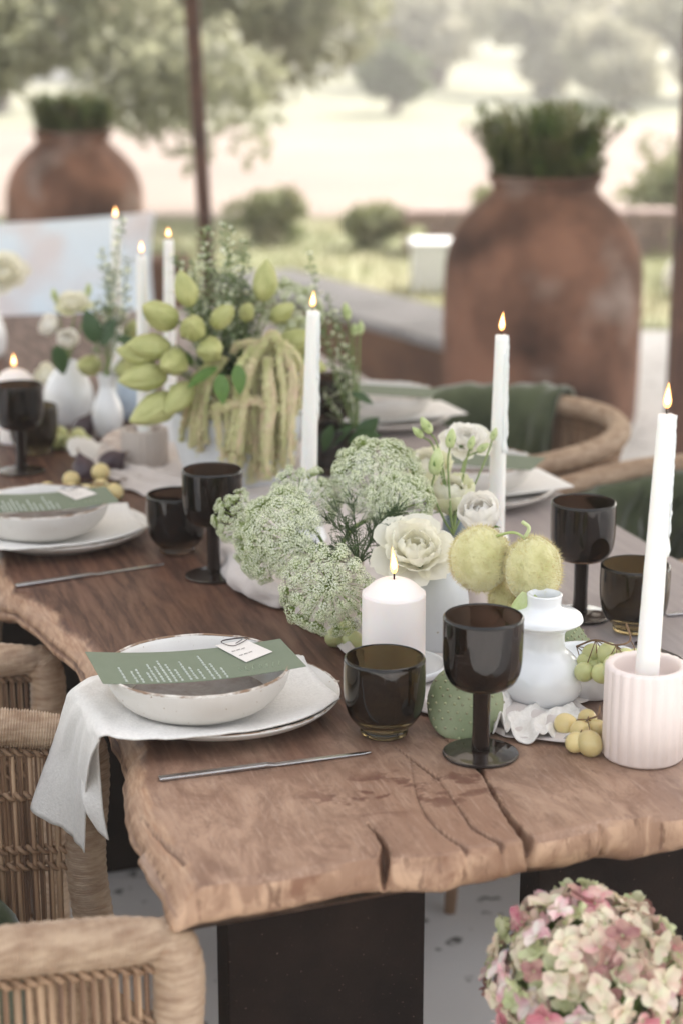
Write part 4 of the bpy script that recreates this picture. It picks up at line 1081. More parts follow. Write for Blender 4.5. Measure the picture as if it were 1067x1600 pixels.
# pillar candles
def pillar(label, loc, R, H, m, fh=.03):
    t = thing('pillar_candle', label, 'candle', loc, 0, 'white pillar candles')
    V, F = lathe([(0, .0005)] + sm([(R * .96, .0005), (R, .004), (R, H * .5), (R, H - .003), (R * .97, H)], 3) + sm([(R * .95, H + .001), (R * .62, H + .012), (R * .25, H + .017), (R * .1, H + .0165), (0, H + .0155)], 4), 64)
    mk('candle_body', V, F, m, t)
    mb = MB(); mb.add(tube([(0, 0, H + .015), (0, 0, H + .022), (.001, 0, H + .028)], .001, 6)); mb.build('wick', m_wick, t)
    flame(t, (0, 0, H + .022), fh, .0042); return t
pp = PZ(614, 1066, TZ)
mbd = MB(); V, F = lathe([(0, .001)] + sm([(.042, .001), (.048, .006), (.050, .012), (.046, .0135), (.038, .007), (0, .006)], 3), 48)
o = mk('candle_dish', V, F, m_white); o.location = pp + Vector((.012, .005, .009)); tag(o, 'low white dish under the foreground pillar candle', 'dish')
pillar('blush white pillar candle behind the foreground tumbler', pp + Vector((0, 0, .018)), .0362, .090, m_waxpink, .032)
p2 = PZ(28, 690, TZ); pillar('low white candle glowing behind the far left goblet', p2, .033, .118, m_waxpink, .024)

# ================================================================== VASES
def vase(name, label, cat, loc, outer, inner, m, n=56, grp=None, mod=None):
    V, F = lathe([(0, outer[0][1])] + sm(outer, 5) + sm(inner, 4), n, mod)
    o = mk(name, V, F, m); o.location = loc; return tag(o, label, cat, grp)
wv = PZ(845, 1096, TZ)
vase('ceramic_vase', 'squat glossy white vase with wide flared collar', 'vase', wv,
     [(.022, .001), (.034, .006), (.042, .022), (.0415, .038), (.033, .053), (.0235, .063), (.0215, .072), (.0225, .084), (.030, .091), (.0385, .096), (.0392, .099), (.036, .104), (.024, .108), (.0175, .112), (.0175, .122), (.0180, .126)],
     [(.0160, .127), (.0145, .120), (.014, .10), (0, .095)], m_white).scale = (1.1, 1.1, 1.0)
pv = PZ(686, 1012, TZ)
vase('ceramic_vase', 'pale blue grey matte vase behind the pillar candle', 'vase', pv,
     [(.026, .001), (.031, .005), (.0335, .03), (.0345, .062), (.030, .082), (.020, .096), (.0155, .104), (.0150, .114), (.0155, .118)], [(.0135, .118), (.012, .10), (0, .09)], m_matte)
bv = PZ(705, 965, TZ)
vase('ceramic_vase', 'slate blue vase holding the lisianthus stems', 'vase', PZ(712, 945, TZ), [(.020, .001), (.023, .01), (.0225, .05), (.0205, .10), (.019, .118)], [(.0165, .118), (.016, .09), (0, .085)], m_blue)
gv = PZ(752, 985, TZ)
vase('ceramic_vase', 'cream beaker vase below the hairy gourds', 'vase', gv, [(.020, .001), (.0235, .01), (.026, .05), (.0285, .078)], [(.026, .078), (.024, .05), (0, .045)], m_blush)
wb_ = PZ(925, 1092, TZ)
vase('ceramic_bowl', 'wavy edged white bowl behind the pink fluted holder', 'bowl', wb_ + Vector((.0, .012, 0)), [(.022, .001), (.030, .006), (.044, .026), (.050, .040), (.052, .047)], [(.049, .047), (.042, .028), (0, .012)], m_white, 72, None,
     lambda r, z, th: r * (1 + .06 * math.sin(3 * th + 1) * (z / .058)))
ap = PZ(515, 980, TZ)
vase('ceramic_pot', 'cream clay pot holding the lace flowers', 'pot', ap, [(.030, .001), (.034, .006), (.040, .04), (.043, .085), (.043, .095)], [(.040, .095), (.037, .05), (0, .045)], m_creampot)
fb = PZ(372, 752, TZ)
vase('ceramic_pot', 'wide white pot holding the big green arrangement', 'pot', fb, [(.070, .001), (.080, .006), (.095, .04), (.106, .09), (.109, .125)], [(.104, .125), (.095, .08), (0, .06)], m_matte)
bud = PZ(170, 683, TZ)
vase('bud_vase', 'slender white bud vase left of the taupe fluted holder', 'vase', bud, [(.018, .001), (.022, .006), (.0285, .03), (.0275, .055), (.017, .082), (.0135, .097), (.0165, .112), (.0185, .118)], [(.0165, .118), (.0115, .098), (0, .09)], m_white)
pit = PZ(110, 664, TZ)
vase('ceramic_vase', 'round white vase with tilted neck behind the bud vase', 'vase', pit, [(.030, .001), (.040, .008), (.0475, .04), (.046, .07), (.034, .096), (.021, .112), (.018, .124)], [(.0155, .123), (.016, .1), (0, .09)], m_white)
blv = PZ(212, 655, TZ)
vase('ceramic_vase', 'pale blue vase behind the plain taper', 'vase', blv, [(.028, .001), (.036, .012), (.040, .04), (.033, .07), (.024, .085), (.026, .096)], [(.023, .096), (.02, .08), (0, .07)], mat('sky_blue_ceramic', (.45, .56, .70), .35, (.55, .64, .76), 12, coat=.4))
hv = PZ(558, 742, TZ)
vase('ceramic_vase', 'small white vase holding the tall herb sprigs', 'vase', hv, [(.020, .001), (.024, .01), (.026, .035), (.023, .052), (.021, .06)], [(.018, .06), (.016, .045), (0, .04)], m_white)
lv = PZ(-18, 560, TZ)
vase('ceramic_vase', 'bluish white vase cut by the left edge of the picture', 'vase', lv, [(.030, .001), (.042, .02), (.044, .06), (.032, .10), (.026, .12)], [(.023, .12), (.022, .09), (0, .08)], m_white)

# ================================================================== FLOWERS
# lace flower umbels
def umbellet_mesh(seed, r=.0092, n=34):
    rg = random.Random(seed); mb = MB()
    for i in range(n):
        ga = i * 2.399963; q = math.sqrt((i + .5) / n); d = Vector((math.cos(ga) * q, math.sin(ga) * q, 0)) * r
        p = d + Vector((0, 0, r * .55 * (1 - q * q) + rg.uniform(-.0006, .0006))) + Vector((rg.uniform(-.0006, .0006), rg.uniform(-.0006, .0006), 0))
        st = Vector((0, 0, -r * .9)); mb.add(tube([st, (st + p) / 2 + d * .15, p], .00018, 3, False), 1)
        nd = (p - st * 1.2).normalized() + rv(.35)
        M = aim(p, nd, rg.uniform(0, 6), rg.uniform(.0010, .00145))
        # five-petalled floret, slightly domed
        V = [(0, 0, .35)]; F = []
        for k in range(5):
            a = k * 1.2566; V += [(math.cos(a - .45) * .8, math.sin(a - .45) * .8, .1), (math.cos(a) * 1.35, math.sin(a) * 1.35, -.15), (math.cos(a + .45) * .8, math.sin(a + .45) * .8, .1)]
            F.append((0, 1 + k * 3, 2 + k * 3, 3 + k * 3))
        mb.add((V, F), 0, M)
        mb.add(ball((.3, .3, .3), 4, 3), 1, M @ Matrix.Translation((0, 0, .35)))
    return mb.mesh('umbellet', [m_floret, m_flgreen], False)
UM = [umbellet_mesh(i) for i in range(4)]
def umbel(label, c, n, R, pot, seed, grp='lace flower heads in the cream pot', cap=78, count=52, usc=1.0):
    count = int(count * 1.3); cap = cap * .90
    rg = random.Random(seed); n = Vector(n).normalized(); c = Vector(c)
    t = thing('lace_flower', label, 'flower', c, 0, grp)
    hub = -n * R * .75; mb = MB()
    q = n.to_track_quat('Z', 'Y')
    for i in range(count):
        f = (i + .5) / count; ca = math.radians(cap) * math.sqrt(f); ga = i * 2.399963 + rg.uniform(-.12, .12)
        d = q @ Vector((math.sin(ca) * math.cos(ga), math.sin(ca) * math.sin(ga), math.cos(ca)))
        ln = R * (1.03 + rg.uniform(-.13, .10)) ; e = hub * .62 + d * ln
        mid = hub + (e - hub) * .5 + (n * -.06 + d * .04) * R
        mb.add(tube(spline([hub, mid, e - d * .006], 3), .00042, 4, False))
        instm('umbellet', UM[rg.randrange(4)], t, aim(e, d + n * .15, rg.uniform(0, 6), R / .055 * usc * rg.uniform(.85, 1.1)))
    mb.build('flower_rays', m_flgreen, t)
    # bracts
    mb = MB()
    for k in range(9):
        a = k * .7; d = q @ Vector((math.cos(a), math.sin(a), -.5)); mb.add(tube(spline([hub, hub + d * R * .15, hub + d * R * .38 - n * .004], 2), [.0006] * 3 + [.0003] * 2, 3, False))
    mb.build('bracts', m_dill, t)
    pot = Vector(pot) - c; mb = MB(); mb.add(tube(spline([hub, hub - n * R * .5, (hub - n * R * .5) * .45 + pot * .55 + Vector((0, 0, .015)), pot], 5), .0021, 8)); mb.build('stem', m_green_stem, t)
pm = ap + Vector((.004, .006, .085))
umbel('small lace flower head at the far left of the spray', PY(366, 806, 2.16), (-.75, -.45, .5), .036, pm, 1, count=34)
umbel('broad lace flower head drooping left over the gauze', PY(432, 830, 2.08), (-.55, -.62, .55), .058, pm, 2, count=60)
umbel('lace flower head seen from below behind the drooping one', PY(478, 778, 2.17), (.25, -.55, .55), .046, pm, 3, count=44)
umbel('round lace flower head hanging over the cream pot', PY(512, 925, 1.98), (-.05, -.93, .05), .052, pm, 4, count=64, cap=88)
umbel('largest lace flower head facing the white roses', PY(588, 745, 2.20), (.05, -.55, .80), .062, pm, 5, count=66)
umbel('open lace flower head below the largest one', PY(628, 795, 2.12), (.45, -.75, .35), .048, pm, 6, count=46)
umbel('low lace flower head behind the drooping one near the goblet', PY(405, 872, 2.10), (-.35, -.7, -.1), .034, pm, 7, count=30)
umbel('pale lace flower head in the big green arrangement', PY(452, 480, 2.86), (.3, -.5, .7), .060, fb + Vector((0, 0, .13)), 9, 'lace flower heads in the cream pot', count=40)
# dill foliage
def dill(label, base, n, L, seed):
    rg = random.Random(seed); mb = MB()
    for i in range(n):
        d = Vector((rg.uniform(-1, 1), rg.uniform(-.8, .5), rg.uniform(.2, 1.2))).normalized(); l = L * rg.uniform(.5, 1)
        e = d * l; m1 = e * .5 + Vector((0, 0, .012)); pts = spline([(0, 0, 0), m1, e], 5); mb.add(tube(pts, [.0013 * (1 - .07 * k) for k in range(len(pts))], 4, False))
        for p in pts[3:]:
            for s in range(4):
                dd = (d + rv(.9)).normalized(); q = p + dd * rg.uniform(.008, .02); mb.add(tube([p, (p + q) / 2 + rv(.001), q], .0004, 3, False))
                for z in range(2): mb.add(tube([(p + q) / 2, q + rv(.006)], .0003, 3, False))
    o = mb.build('feathery_foliage', m_dill); o.location = base; return tag(o, label, 'foliage')
dill('dark feathery leaves in the middle of the lace flowers', PY(560, 880, 2.08), 16, .085, 4)
# petals, roses
def petal_mesh(name, L, W, cup, curl, m, ruf=.0, n=8, k=7, seed=0):
    V = []; F = []
    for i in range(n + 1):
        t = i / n; w = W * (math.sin(math.pi * (t * .62 + .08)) ** .75) * (1 if t < .85 else (1 - .30 * ((t - .85) / .15) ** 2))
        for j in range(k + 1):
            s = j / k * 2 - 1; x = s * w / 2
            y = -cup * L * (1 - (s) ** 2) * math.sin(math.pi * min(1, t * .9)) * .9 - (-curl) * L * t ** 3 * -1
            y = -cup * W * (1 - s * s) * math.sin(math.pi * (t * .8 + .1)) - curl * L * max(0, t - .45) ** 2 * 3
            z = L * (t - .06 * s * s * t) + ruf * noise.noise(Vector((s * 2.5 + seed, t * 3, 1))) * t
            y += ruf * noise.noise(Vector((s * 3 + seed, t * 2, 7))) * t * 1.6
            V.append((x, y, z))
    for i in range(n):
        for j in range(k): a = i * (k + 1) + j; F.append((a, a + 1, a + k + 2, a + k + 1))
    return mesh(name, V, F, [m])
def bloom(name, label, cat, c, axis, R, m, mouter, layers, seed, pot=None, grp=None, sepal=True):
    """petals stand on the axis; outer ones open wide"""
    rg = random.Random(seed); t = thing(name, label, cat, c, 0, grp); q = Vector(axis).normalized().to_track_quat('Z', 'Y').to_matrix().to_4x4()
    for li, (np_, rad, L, W, op, cup, curl) in enumerate(layers):
        meh = [petal_mesh('petal', L * R, W * R, cup, curl, mouter if li >= len(layers) - 1 else m, R * .07, seed=seed + li * 3 + v * 7) for v in range(2)]
        for k in range(np_):
            a = 2 * math.pi * (k + .5 * (li % 2)) / np_ + rg.uniform(-.2, .2) + li * .7
            M = q @ Matrix.Rotation(a, 4, 'Z') @ Matrix.Translation((0, rad * R * -1, 0)) @ Matrix.Rotation(R_(op + rg.uniform(-6, 6)), 4, 'X') @ Matrix.Scale(rg.uniform(.92, 1.08), 4)
            instm('petal', meh[k % 2], t, M)
    Vc, Fc = ball((R * .10, R * .10, R * .16), 8, 6); ce = mk('flower_centre', Vc, Fc, m_bud, t); ce.matrix_basis = q @ Matrix.Translation((0, 0, R * .15))
    if pot is not None:
        p = Vector(pot) - Vector(c); ax = Vector(axis).normalized(); mb = MB()
        mb.add(tube(spline([-ax * R * .04, -ax * R * .5, p * .55 - ax * .01, p], 5), .0016, 7)); mb.build('stem', m_green_stem, t)
        mb = MB()
        for k in range(5):
            V, F = leaf_blade(R * .55, R * .18, n=3); d = q.to_3x3() @ Vector((math.cos(k * 1.257), math.sin(k * 1.257), .25)); mb.add((V, F), 0, orient((0, 0, -R * .03), d, ax))
        mb.build('sepals', m_leaf, t)
    return t
# (count, ring radius, length, width, opening deg, cup, curl)
ROSE = [(3, .04, .62, .50, -2, .55, .0), (4, .08, .70, .62, 10, .45, .02), (5, .12, .78, .75, 24, .35, .10), (5, .14, .88, .9, 42, .26, .16), (6, .15, 1.0, 1.0, 66, .18, .20)]
CUPR = [(3, .03, .75, .5, -4, .55, .0), (4, .07, .85, .66, 3, .5, .0), (5, .11, .92, .78, 12, .42, .03), (5, .14, .95, .85, 24, .34, .10)]
OPEN = [(4, .04, .45, .42, 4, .5, .0), (5, .08, .58, .6, 22, .4, .08), (6, .12, .78, .75, 48, .28, .14), (7, .14, .95, .85, 74, .2, .12)]
bloom('ivory_rose', 'large open ivory rose above the pillar candle', 'rose', PY(648, 868, 2.02), (.02, -.62, .80), .047, m_petal, m_petal, ROSE, 3, pv + Vector((0, 0, .11)), 'ivory roses and lisianthus')
bloom('lisianthus', 'ruffled white lisianthus bloom at the top of the group', 'flower', PY(728, 693, 2.33), (.05, -.45, .9), .036, m_petalw, m_petal, OPEN, 5, bv + Vector((0, 0, .11)), 'ivory roses and lisianthus')
bloom('lisianthus', 'cup shaped lime white lisianthus beside the slate vase', 'flower', PY(706, 795, 2.22), (-.15, -.35, .95), .048, m_petal, m_petalg, CUPR, 7, bv + Vector((0, 0, .11)), 'ivory roses and lisianthus')
bloom('tulip_bloom', 'pure white rounded bloom left of the dripping taper', 'flower', PY(752, 822, 2.10), (-.15, -.45, .85), .044, m_petalw, m_petalw, CUPR, 9, gv + Vector((0, .0, .07)), 'ivory roses and lisianthus')
bloom('ivory_rose', 'pale ivory rose partly hidden behind the largest lace flower', 'rose', PY(672, 752, 2.40), (-.1, -.3, .95), .048, m_petal, m_petalg, CUPR, 11, bv + Vector((0, 0, .11)), 'ivory roses and lisianthus')
bloom('ivory_rose', 'blurred cream flower at the left edge above the cushion seat', 'rose', PY(5, 432, 4.0), (.1, -.6, .7), .055, m_petal, m_petal, ROSE, 13, lv + Vector((0, 0, .12)), 'ivory roses and lisianthus')
bloom('ivory_rose', 'ivory flower on top of the far left bunch', 'rose', PY(115, 478, 3.30), (0, -.4, .9), .036, m_petal, m_petalg, OPEN, 15, pit + Vector((0, 0, .12)), 'ivory roses and lisianthus')
bloom('tulip_bloom', 'white flower facing left in the far left bunch', 'flower', PY(86, 515, 3.28), (-.7, -.3, .6), .032, m_petalw, m_petalw, CUPR, 17, pit + Vector((0, 0, .12)), 'ivory roses and lisianthus')
bloom('tulip_bloom', 'white flower low in the middle of the far left bunch', 'flower', PY(106, 540, 3.26), (.1, -.5, .8), .030, m_petalw, m_petalw, CUPR, 18, pit + Vector((0, 0, .12)), 'ivory roses and lisianthus')
bloom('ivory_rose', 'cream flower drooping beside the round white vase', 'rose', PY(82, 590, 3.35), (-.6, -.4, .4), .034, m_petal, m_petal, CUPR, 19, pit + Vector((0, 0, .12)), 'ivory roses and lisianthus')
bloom('tulip_bloom', 'white flower beside the herb sprigs above the bud vase', 'flower', PY(182, 505, 3.22), (.2, -.4, .8), .028, m_petalw, m_petalw, CUPR, 21, bud + Vector((0, 0, .11)), 'ivory roses and lisianthus')
bloom('ivory_rose', 'pale green white flower behind the centre taper', 'rose', PY(462, 535, 2.9), (.2, -.5, .7), .042, m_petalg, m_petalg, CUPR, 22, fb + Vector((0, 0, .12)), 'ivory roses and lisianthus')
# buds
def bud_f(label, c, d, L, pot, grp='closed lisianthus buds'):
    d = Vector(d).normalized(); t = thing('flower_bud', label, 'bud', c, 0, grp)
    V, F = lathe(sm([(0, 0), (.16 * L, .06 * L), (.24 * L, .3 * L), (.22 * L, .6 * L), (.10 * L, .9 * L), (0, L)], 4), 18, lambda r, z, th: r * (1 + .10 * math.sin(5 * th + z * 160)))
    o = mk('bud_body', V, F, m_bud, t); o.matrix_basis = aim((0, 0, 0), d)
    mb = MB()
    for k in range(5):
        a = k * 1.2566; V, F = leaf_blade(L * .62, L * .13, n=3); mb.add((V, F), 0, aim((0, 0, 0), d) @ Matrix.Rotation(a, 4, 'Z') @ Matrix.Translation((0, L * .12, 0)) @ Matrix.Rotation(R_(78), 4, 'X'))
    mb.build('sepals', m_leaf, t)
    p = Vector(pot) - Vector(c); mb = MB(); mb.add(tube(spline([(0, 0, 0), -d * .02, p * .5 - d * .015, p], 5), .0013, 6)); mb.build('stem', m_green_stem, t)
    return t
bp_ = bv + Vector((0, 0, .11))
for (u, v, Y, d, L, lb) in [(678, 742, 2.18, (.12, 0, 1), .036, 'tallest plump bud in front of the ivory rose'), (702, 700, 2.2, (.1, 0, 1), .026, 'slim bud under the ruffled white bloom'),
                            (672, 677, 2.25, (-.5, -.1, .9), .026, 'upper left bud of the lisianthus pair'), (660, 683, 2.25, (-.7, -.2, .7), .020, 'small bud pointing left beside the pair'),
                            (733, 702, 2.24, (.25, 0, 1), .019, 'small bud right of the ruffled bloom'), (745, 706, 2.26, (.8, 0, .6), .019, 'small bud pointing right at the taper'),
                            (768, 688, 2.28, (.3, 0, 1), .018, 'tiny bud touching the dripping taper')]:
    bud_f(lb, PY(u, v, Y), d, L, bp_)
hm = hv + Vector((0, 0, .055))
for (u, v, d, L, lb) in [(543, 500, (-.15, 0, 1), .030, 'pointed bud on the herb vase stem'), (553, 525, (0, 0, 1), .022, 'left bud of the two upright buds in the herb vase'), (562, 523, (.05, 0, 1), .024, 'right bud of the two upright buds in the herb vase')]:
    bud_f(lb, PY(u, v, 2.90), d, L, hm, 'buds in the herb vase')
for (u, v, Y, d, lb) in [(88, 470, 3.3, (-.2, 0, 1), 'small bud at upper left of the far bunch'), (138, 462, 3.3, (.1, 0, 1), 'small bud at upper right of the far bunch')]:
    bud_f(lb, PY(u, v, Y), d, .024, pit + Vector((0, 0, .12)), 'closed lisianthus buds')
# herb spikes
def herb(label, base, tip, seed, n=46, grp=None, r=.011, dens=1.0, cat='herb sprig'):
    rg = random.Random(seed); base = Vector(base); tip = Vector(tip) - base; t = thing('herb_sprig', label, cat, base, 0, grp)
    mid = tip * .5 + Vector((rg.uniform(-.012, .012), rg.uniform(-.01, .01), 0)); pts = spline([(0, 0, 0), mid, tip], 14); mb = MB()
    mb.add(tube(pts, [.0016 * (1 - .6 * i / len(pts)) for i in range(len(pts))], 5, False)); mb.build('stem', m_green_stem, t)
    mb = MB(); N = len(pts)
    for i in range(int(n * dens)):
        f = .28 + .72 * (i / (n * dens)) ; p = pts[min(N - 1, int(f * (N - 1)))] + rv(.001); a = i * 2.4; k = 1 - .55 * (f - .28)
        d = Vector((math.cos(a), math.sin(a), rg.uniform(.1, .8))).normalized(); e = p + d * r * k * rg.uniform(.4, 1.1)
        mb.add(tube([p, e], .0004, 3, False), 1)
        if rg.random() < .55:
            V, F = leaf_blade(r * rg.uniform(.7, 1.4) * k, r * .55 * k, n=2); mb.add((V, F), 0, orient(e, d))
        else: mb.add(ball((.0028, .0028, .0038), 6, 4), 0 if rg.random() < .5 else 2, aim(e, d, 0, rg.uniform(.6, 1.2)))
    o = mb.build('leaves', [m_herb, m_green_stem, m_floret], t, False); o['kind'] = 'stuff'
    return t
bm = fb + Vector((0, 0, .12)); GH = 'herb sprigs in the big arrangement'
tops = [(352, 345), (318, 350), (385, 370), (300, 405), (283, 425), (338, 420), (372, 430), (400, 445), (360, 395), (392, 480), (312, 470), (275, 395), (345, 470)]
HL = ['tallest upright herb sprig in the middle of the big arrangement', 'tall herb sprig curving left with a white tip', 'upright herb sprig between the two tallest in the big arrangement', 'herb sprig leaning left above the lime pods', 'outermost left herb sprig beside the plain taper',
      'shorter herb sprig between the left pair in the big arrangement', 'mid height herb sprig in front of the post', 'right hand herb sprig next to the upright lime pod', 'herb sprig behind the mid height one', 'lowest herb sprig right of the pods above the amaranth',
      'low herb sprig close above the right hand lime pod', 'herb sprig tip touching the taper behind the pods', 'dense low herb sprig at the middle of the big arrangement']
for i, (u, v) in enumerate(tops):
    herb(HL[i], bm + Vector((rnd.uniform(-.04, .03), rnd.uniform(-.02, .02), 0)), PY(u, v, 2.86 + rnd.uniform(-.05, .08)), 40 + i, 110, GH, .020, 1.4)
for i, (u, v, k) in enumerate([(479, 385, 1.2), (512, 455, 1), (523, 480, 1), (490, 475, 1), (540, 560, .7), (500, 600, .6)]):
    herb(['tallest herb sprig leaning left in the small white vase', 'herb sprig just right of the centre taper', 'herb sprig with round buds in the small white vase', 'herb sprig close behind the centre taper flame', 'short herb sprig on the right of the small white vase', 'low herb sprig arching left from the small white vase'][i],
         hm, PY(u, v, 2.92 + .01 * i), 60 + i, 60, 'herb sprigs in the small white vase', .014, k)
for i, (u, v) in enumerate([(160, 385), (192, 335), (150, 470), (178, 420), (200, 400)]):
    herb(['herb sprig left of the farthest taper', 'tallest herb sprig in front of the farthest taper', 'short dense herb sprig above the bud vase', 'herb sprig in the middle above the bud vase', 'herb sprig right of the farthest taper'][i], bud + Vector((0, 0, .11)), PY(u, v, 3.2), 70 + i, 70, 'herb sprigs in the bud vase', .016, 1.1)
# leaves as things: attach to arrangements
def big_leaf(label, c, d, L, W, m, grp, up=(0, -.6, .8)):
    V, F = leaf_blade(L, W, .25, .25, 8); o = mk('foliage_leaf', V, F, m); o.matrix_basis = orient(c, d, up); return tag(o, label, 'leaf', grp)
GL = 'single leaves among the flowers'
for a in [('broad green leaf drooping under the lime pods', PY(340, 575, 2.72), (-.8, -.2, -.35), .055, .024, m_leaf), ('bright leaf above the hanging amaranth', PY(372, 570, 2.70), (.1, -.4, -.9), .045, .026, m_leaf),
          ('bright leaf left of the hanging amaranth', PY(345, 585, 2.70), (.1, -.4, -.9), .045, .028, m_leaf), ('round leaf resting on the herb vase', PY(545, 690, 2.85), (.6, -.3, .3), .055, .040, m_dleaf),
          ('broad leaf right of the herb vase mouth', PY(560, 690, 2.86), (.5, 0, .8), .05, .04, m_dleaf), ('leaf arching left from the herb vase', PY(550, 665, 2.86), (-.7, -.2, -.5), .06, .022, m_dleaf),
          ('leaf pointing down left of the herb vase', PY(520, 665, 2.84), (-.4, -.2, -.9), .045, .024, m_dleaf), ('dark leaf above the herb vase', PY(548, 615, 2.86), (.7, -.1, -.2), .04, .02, m_dleaf),
          ('dark leaf left of the bud vase stems', PY(88, 540, 3.2), (.25, -.1, -.9), .055, .035, m_dleaf), ('dark leaf right of the bud vase stems', PY(182, 528, 3.15), (.9, -.1, -.25), .055, .028, m_dleaf),
          ('dark leaf bunch above the bud vase', PY(150, 535, 3.18), (-.2, -.1, .95), .06, .04, m_dleaf), ('second dark leaf above the bud vase', PY(160, 540, 3.18), (.35, -.1, .9), .055, .035, m_dleaf)]:
    big_leaf(a[0], a[1], a[2], a[3], a[4], a[5], GL)
# lime pods
def pod(label, c, d, L, seed, grp='lime seed pods', m=m_pod):
    L *= 1.25
    rg = random.Random(seed)
    V, F = lathe(sm([(0, 0), (.14 * L, .05 * L), (.255 * L, .26 * L), (.275 * L, .46 * L), (.19 * L, .76 * L), (.06 * L, .96 * L), (0, 1.02 * L)], 6), 60,
                 lambda r, z, th: r * (1 + .15 * (((3 * th / 6.2832 + z / L * .35 + seed * .13) % 1) - .5) + .03 * math.sin(15 * th + seed) + .10 * noise.noise(Vector((math.cos(th) * 2.6, math.sin(th) * 2.6, z * 55 + seed)))))
    t = thing('seed_pod', label, 'seed pod', c, 0, grp); o = mk('pod_body', V, F, m, t); o.matrix_basis = aim((0, 0, 0), d, seed)
    mb = MB(); dn = Vector(d).normalized(); tgt = (bm - Vector(c)) if grp == 'lime seed pods' else (bud + Vector((0, 0, .11)) - Vector(c))
    mb.add(tube(spline([(0, 0, 0), -dn * .02, tgt], 4), .0014, 5)); mb.build('stem', m_green_stem, t)
    return t
for u, v, d, L, lb in [(275, 505, (-.5, -.6, .4), .062, 'upper left lime seed pod'), (305, 520, (.0, -.9, .35), .058, 'topmost round lime seed pod facing the camera'), (322, 545, (.25, -.8, .1), .058, 'right hand lime seed pod beside the herb sprigs'),
                       (268, 545, (-.8, -.4, .15), .060, 'lime seed pod in the middle left of the cluster'), (282, 560, (-.2, -.9, .0), .060, 'central lime seed pod of the cluster'), (262, 585, (-.9, -.4, -.05), .064, 'lime seed pod pointing left in the cluster'),
                       (300, 600, (-.5, -.6, -.5), .056, 'lime seed pod behind the lowest one'), (298, 478, (-.2, -.3, .9), .050, 'lime seed pod rising behind the topmost pair'), (245, 560, (-.7, -.2, .2), .052, 'outermost left lime seed pod'), (335, 510, (.5, -.5, .6), .046, 'small lime pod under the herb sprigs'),
                       (280, 622, (-.85, -.4, -.35), .070, 'lowest lime seed pod drooping over the fluted holder'), (412, 470, (.1, -.2, 1), .055, 'upright yellow lime pod above the arrangement'),
                       (385, 500, (.1, -.6, .6), .036, 'yellow lime pod behind the herb sprigs'), (435, 540, (.7, -.4, .2), .06, 'lime pod left of the centre taper'), (425, 500, (.6, -.4, .5), .042, 'lime pod under the pale lace head'), (455, 560, (.8, -.3, -.2), .05, 'lime pod half hidden by the centre taper')]:
    pod(lb, PY(u, v, 2.76 + (0.06 if u > 350 else 0)), d, L, u, 'lime seed pods')
for u, v, d, L, lb in [(152, 570, (-.3, -.8, .1), .055, 'yellow green pod left of the bud vase neck'), (195, 575, (.2, -.9, .0), .058, 'yellow green pod right of the bud vase neck'), (205, 535, (.2, -.6, .6), .055, 'yellow green pod above the blue vase')]:
    pod(lb, PY(u, v, 3.25), d, L, u, 'yellow green pods above the bud vase')
# hanging amaranth
def tassel(label, pts, r, m, seed, grp='hanging amaranth tassels'):
    P_ = [Vector(p) for p in pts]; o_ = P_[0].copy(); P_ = spline([p - o_ for p in P_], 16)
    rg = random.Random(seed); mb = MB(); base_ = P_
    for k3 in range(4):
        jit = Vector((rg.uniform(-1, 1), rg.uniform(-1, 1), 0)) * r * .95; cut = len(base_) if k3 == 0 else int(len(base_) * rg.uniform(.72, 1)); rr = r * rg.uniform(.42, .62)
        P_ = [p + jit * min(1, i / 12) + Vector((.003 * math.sin(i * .11 + k3 * 2), .002 * math.cos(i * .13 + k3), 0)) for i, p in enumerate(base_[:cut])]; N = len(P_)
        mb.add(tube(P_, [rr * (.7 + .4 * math.sin(3.1 * i / N)) * (1 - .6 * (i / N) ** 6) for i in range(N)], 9, True, lambda i, t: 1 + .55 * noise.noise(Vector((i * .8 + seed + k3, math.cos(t) * 2.2, math.sin(t) * 2.2)))), k3 % 2)
        for i in range(N * 8):
            k = rg.randrange(N); th = rg.uniform(0, 6.28); T = (P_[min(k + 1, N - 1)] - P_[max(k - 1, 0)]).normalized(); u = T.orthogonal().normalized(); w = T.cross(u)
            d = u * math.cos(th) + w * math.sin(th); mb.add(ball((.0014, .0014, .0024), 4, 3), rg.random() < .4, aim(P_[k] + d * rr * rg.uniform(.8, 1.25), d + rv(.5), 0, rg.uniform(.6, 1.5)))
    o = mb.build('amaranth_tassel', [m, m_amarp if m is m_amar else m_amar], None, True); o.location = o_; return tag(o, label, 'amaranth', grp)
EXTRA = [([(350, 560), (328, 590), (318, 650), (316, 705)], .008), ([(415, 540), (398, 590), (370, 640), (366, 735)], .009), ([(440, 535), (452, 590), (450, 660), (452, 735)], .009), ([(425, 550), (412, 600), (402, 680), (406, 758)], .010), ([(335, 565), (305, 600), (297, 650), (292, 690)], .006)]
T_ = [([(430, 520), (405, 545), (395, 600), (392, 680), (395, 752)], .012), ([(440, 545), (425, 580), (415, 640), (418, 700), (412, 745)], .011), ([(400, 540), (380, 580), (372, 640), (360, 700), (350, 722)], .009),
      ([(330, 560), (318, 610), (310, 660), (302, 700)], .007), ([(345, 600), (335, 650), (322, 690), (318, 712)], .007), ([(430, 525), (460, 560), (468, 610), (472, 650)], .006), ([(450, 540), (440, 600), (443, 680), (440, 742)], .010),
      ([(425, 545), (400, 535), (372, 540), (362, 552)], .006), ([(440, 640), (400, 625), (362, 632), (345, 645), (348, 720)], .008), ([(405, 560), (388, 620), (383, 690), (378, 742)], .010), ([(355, 590), (352, 650), (345, 700), (350, 735)], .009), ([(420, 560), (430, 620), (425, 690), (430, 750)], .011)]
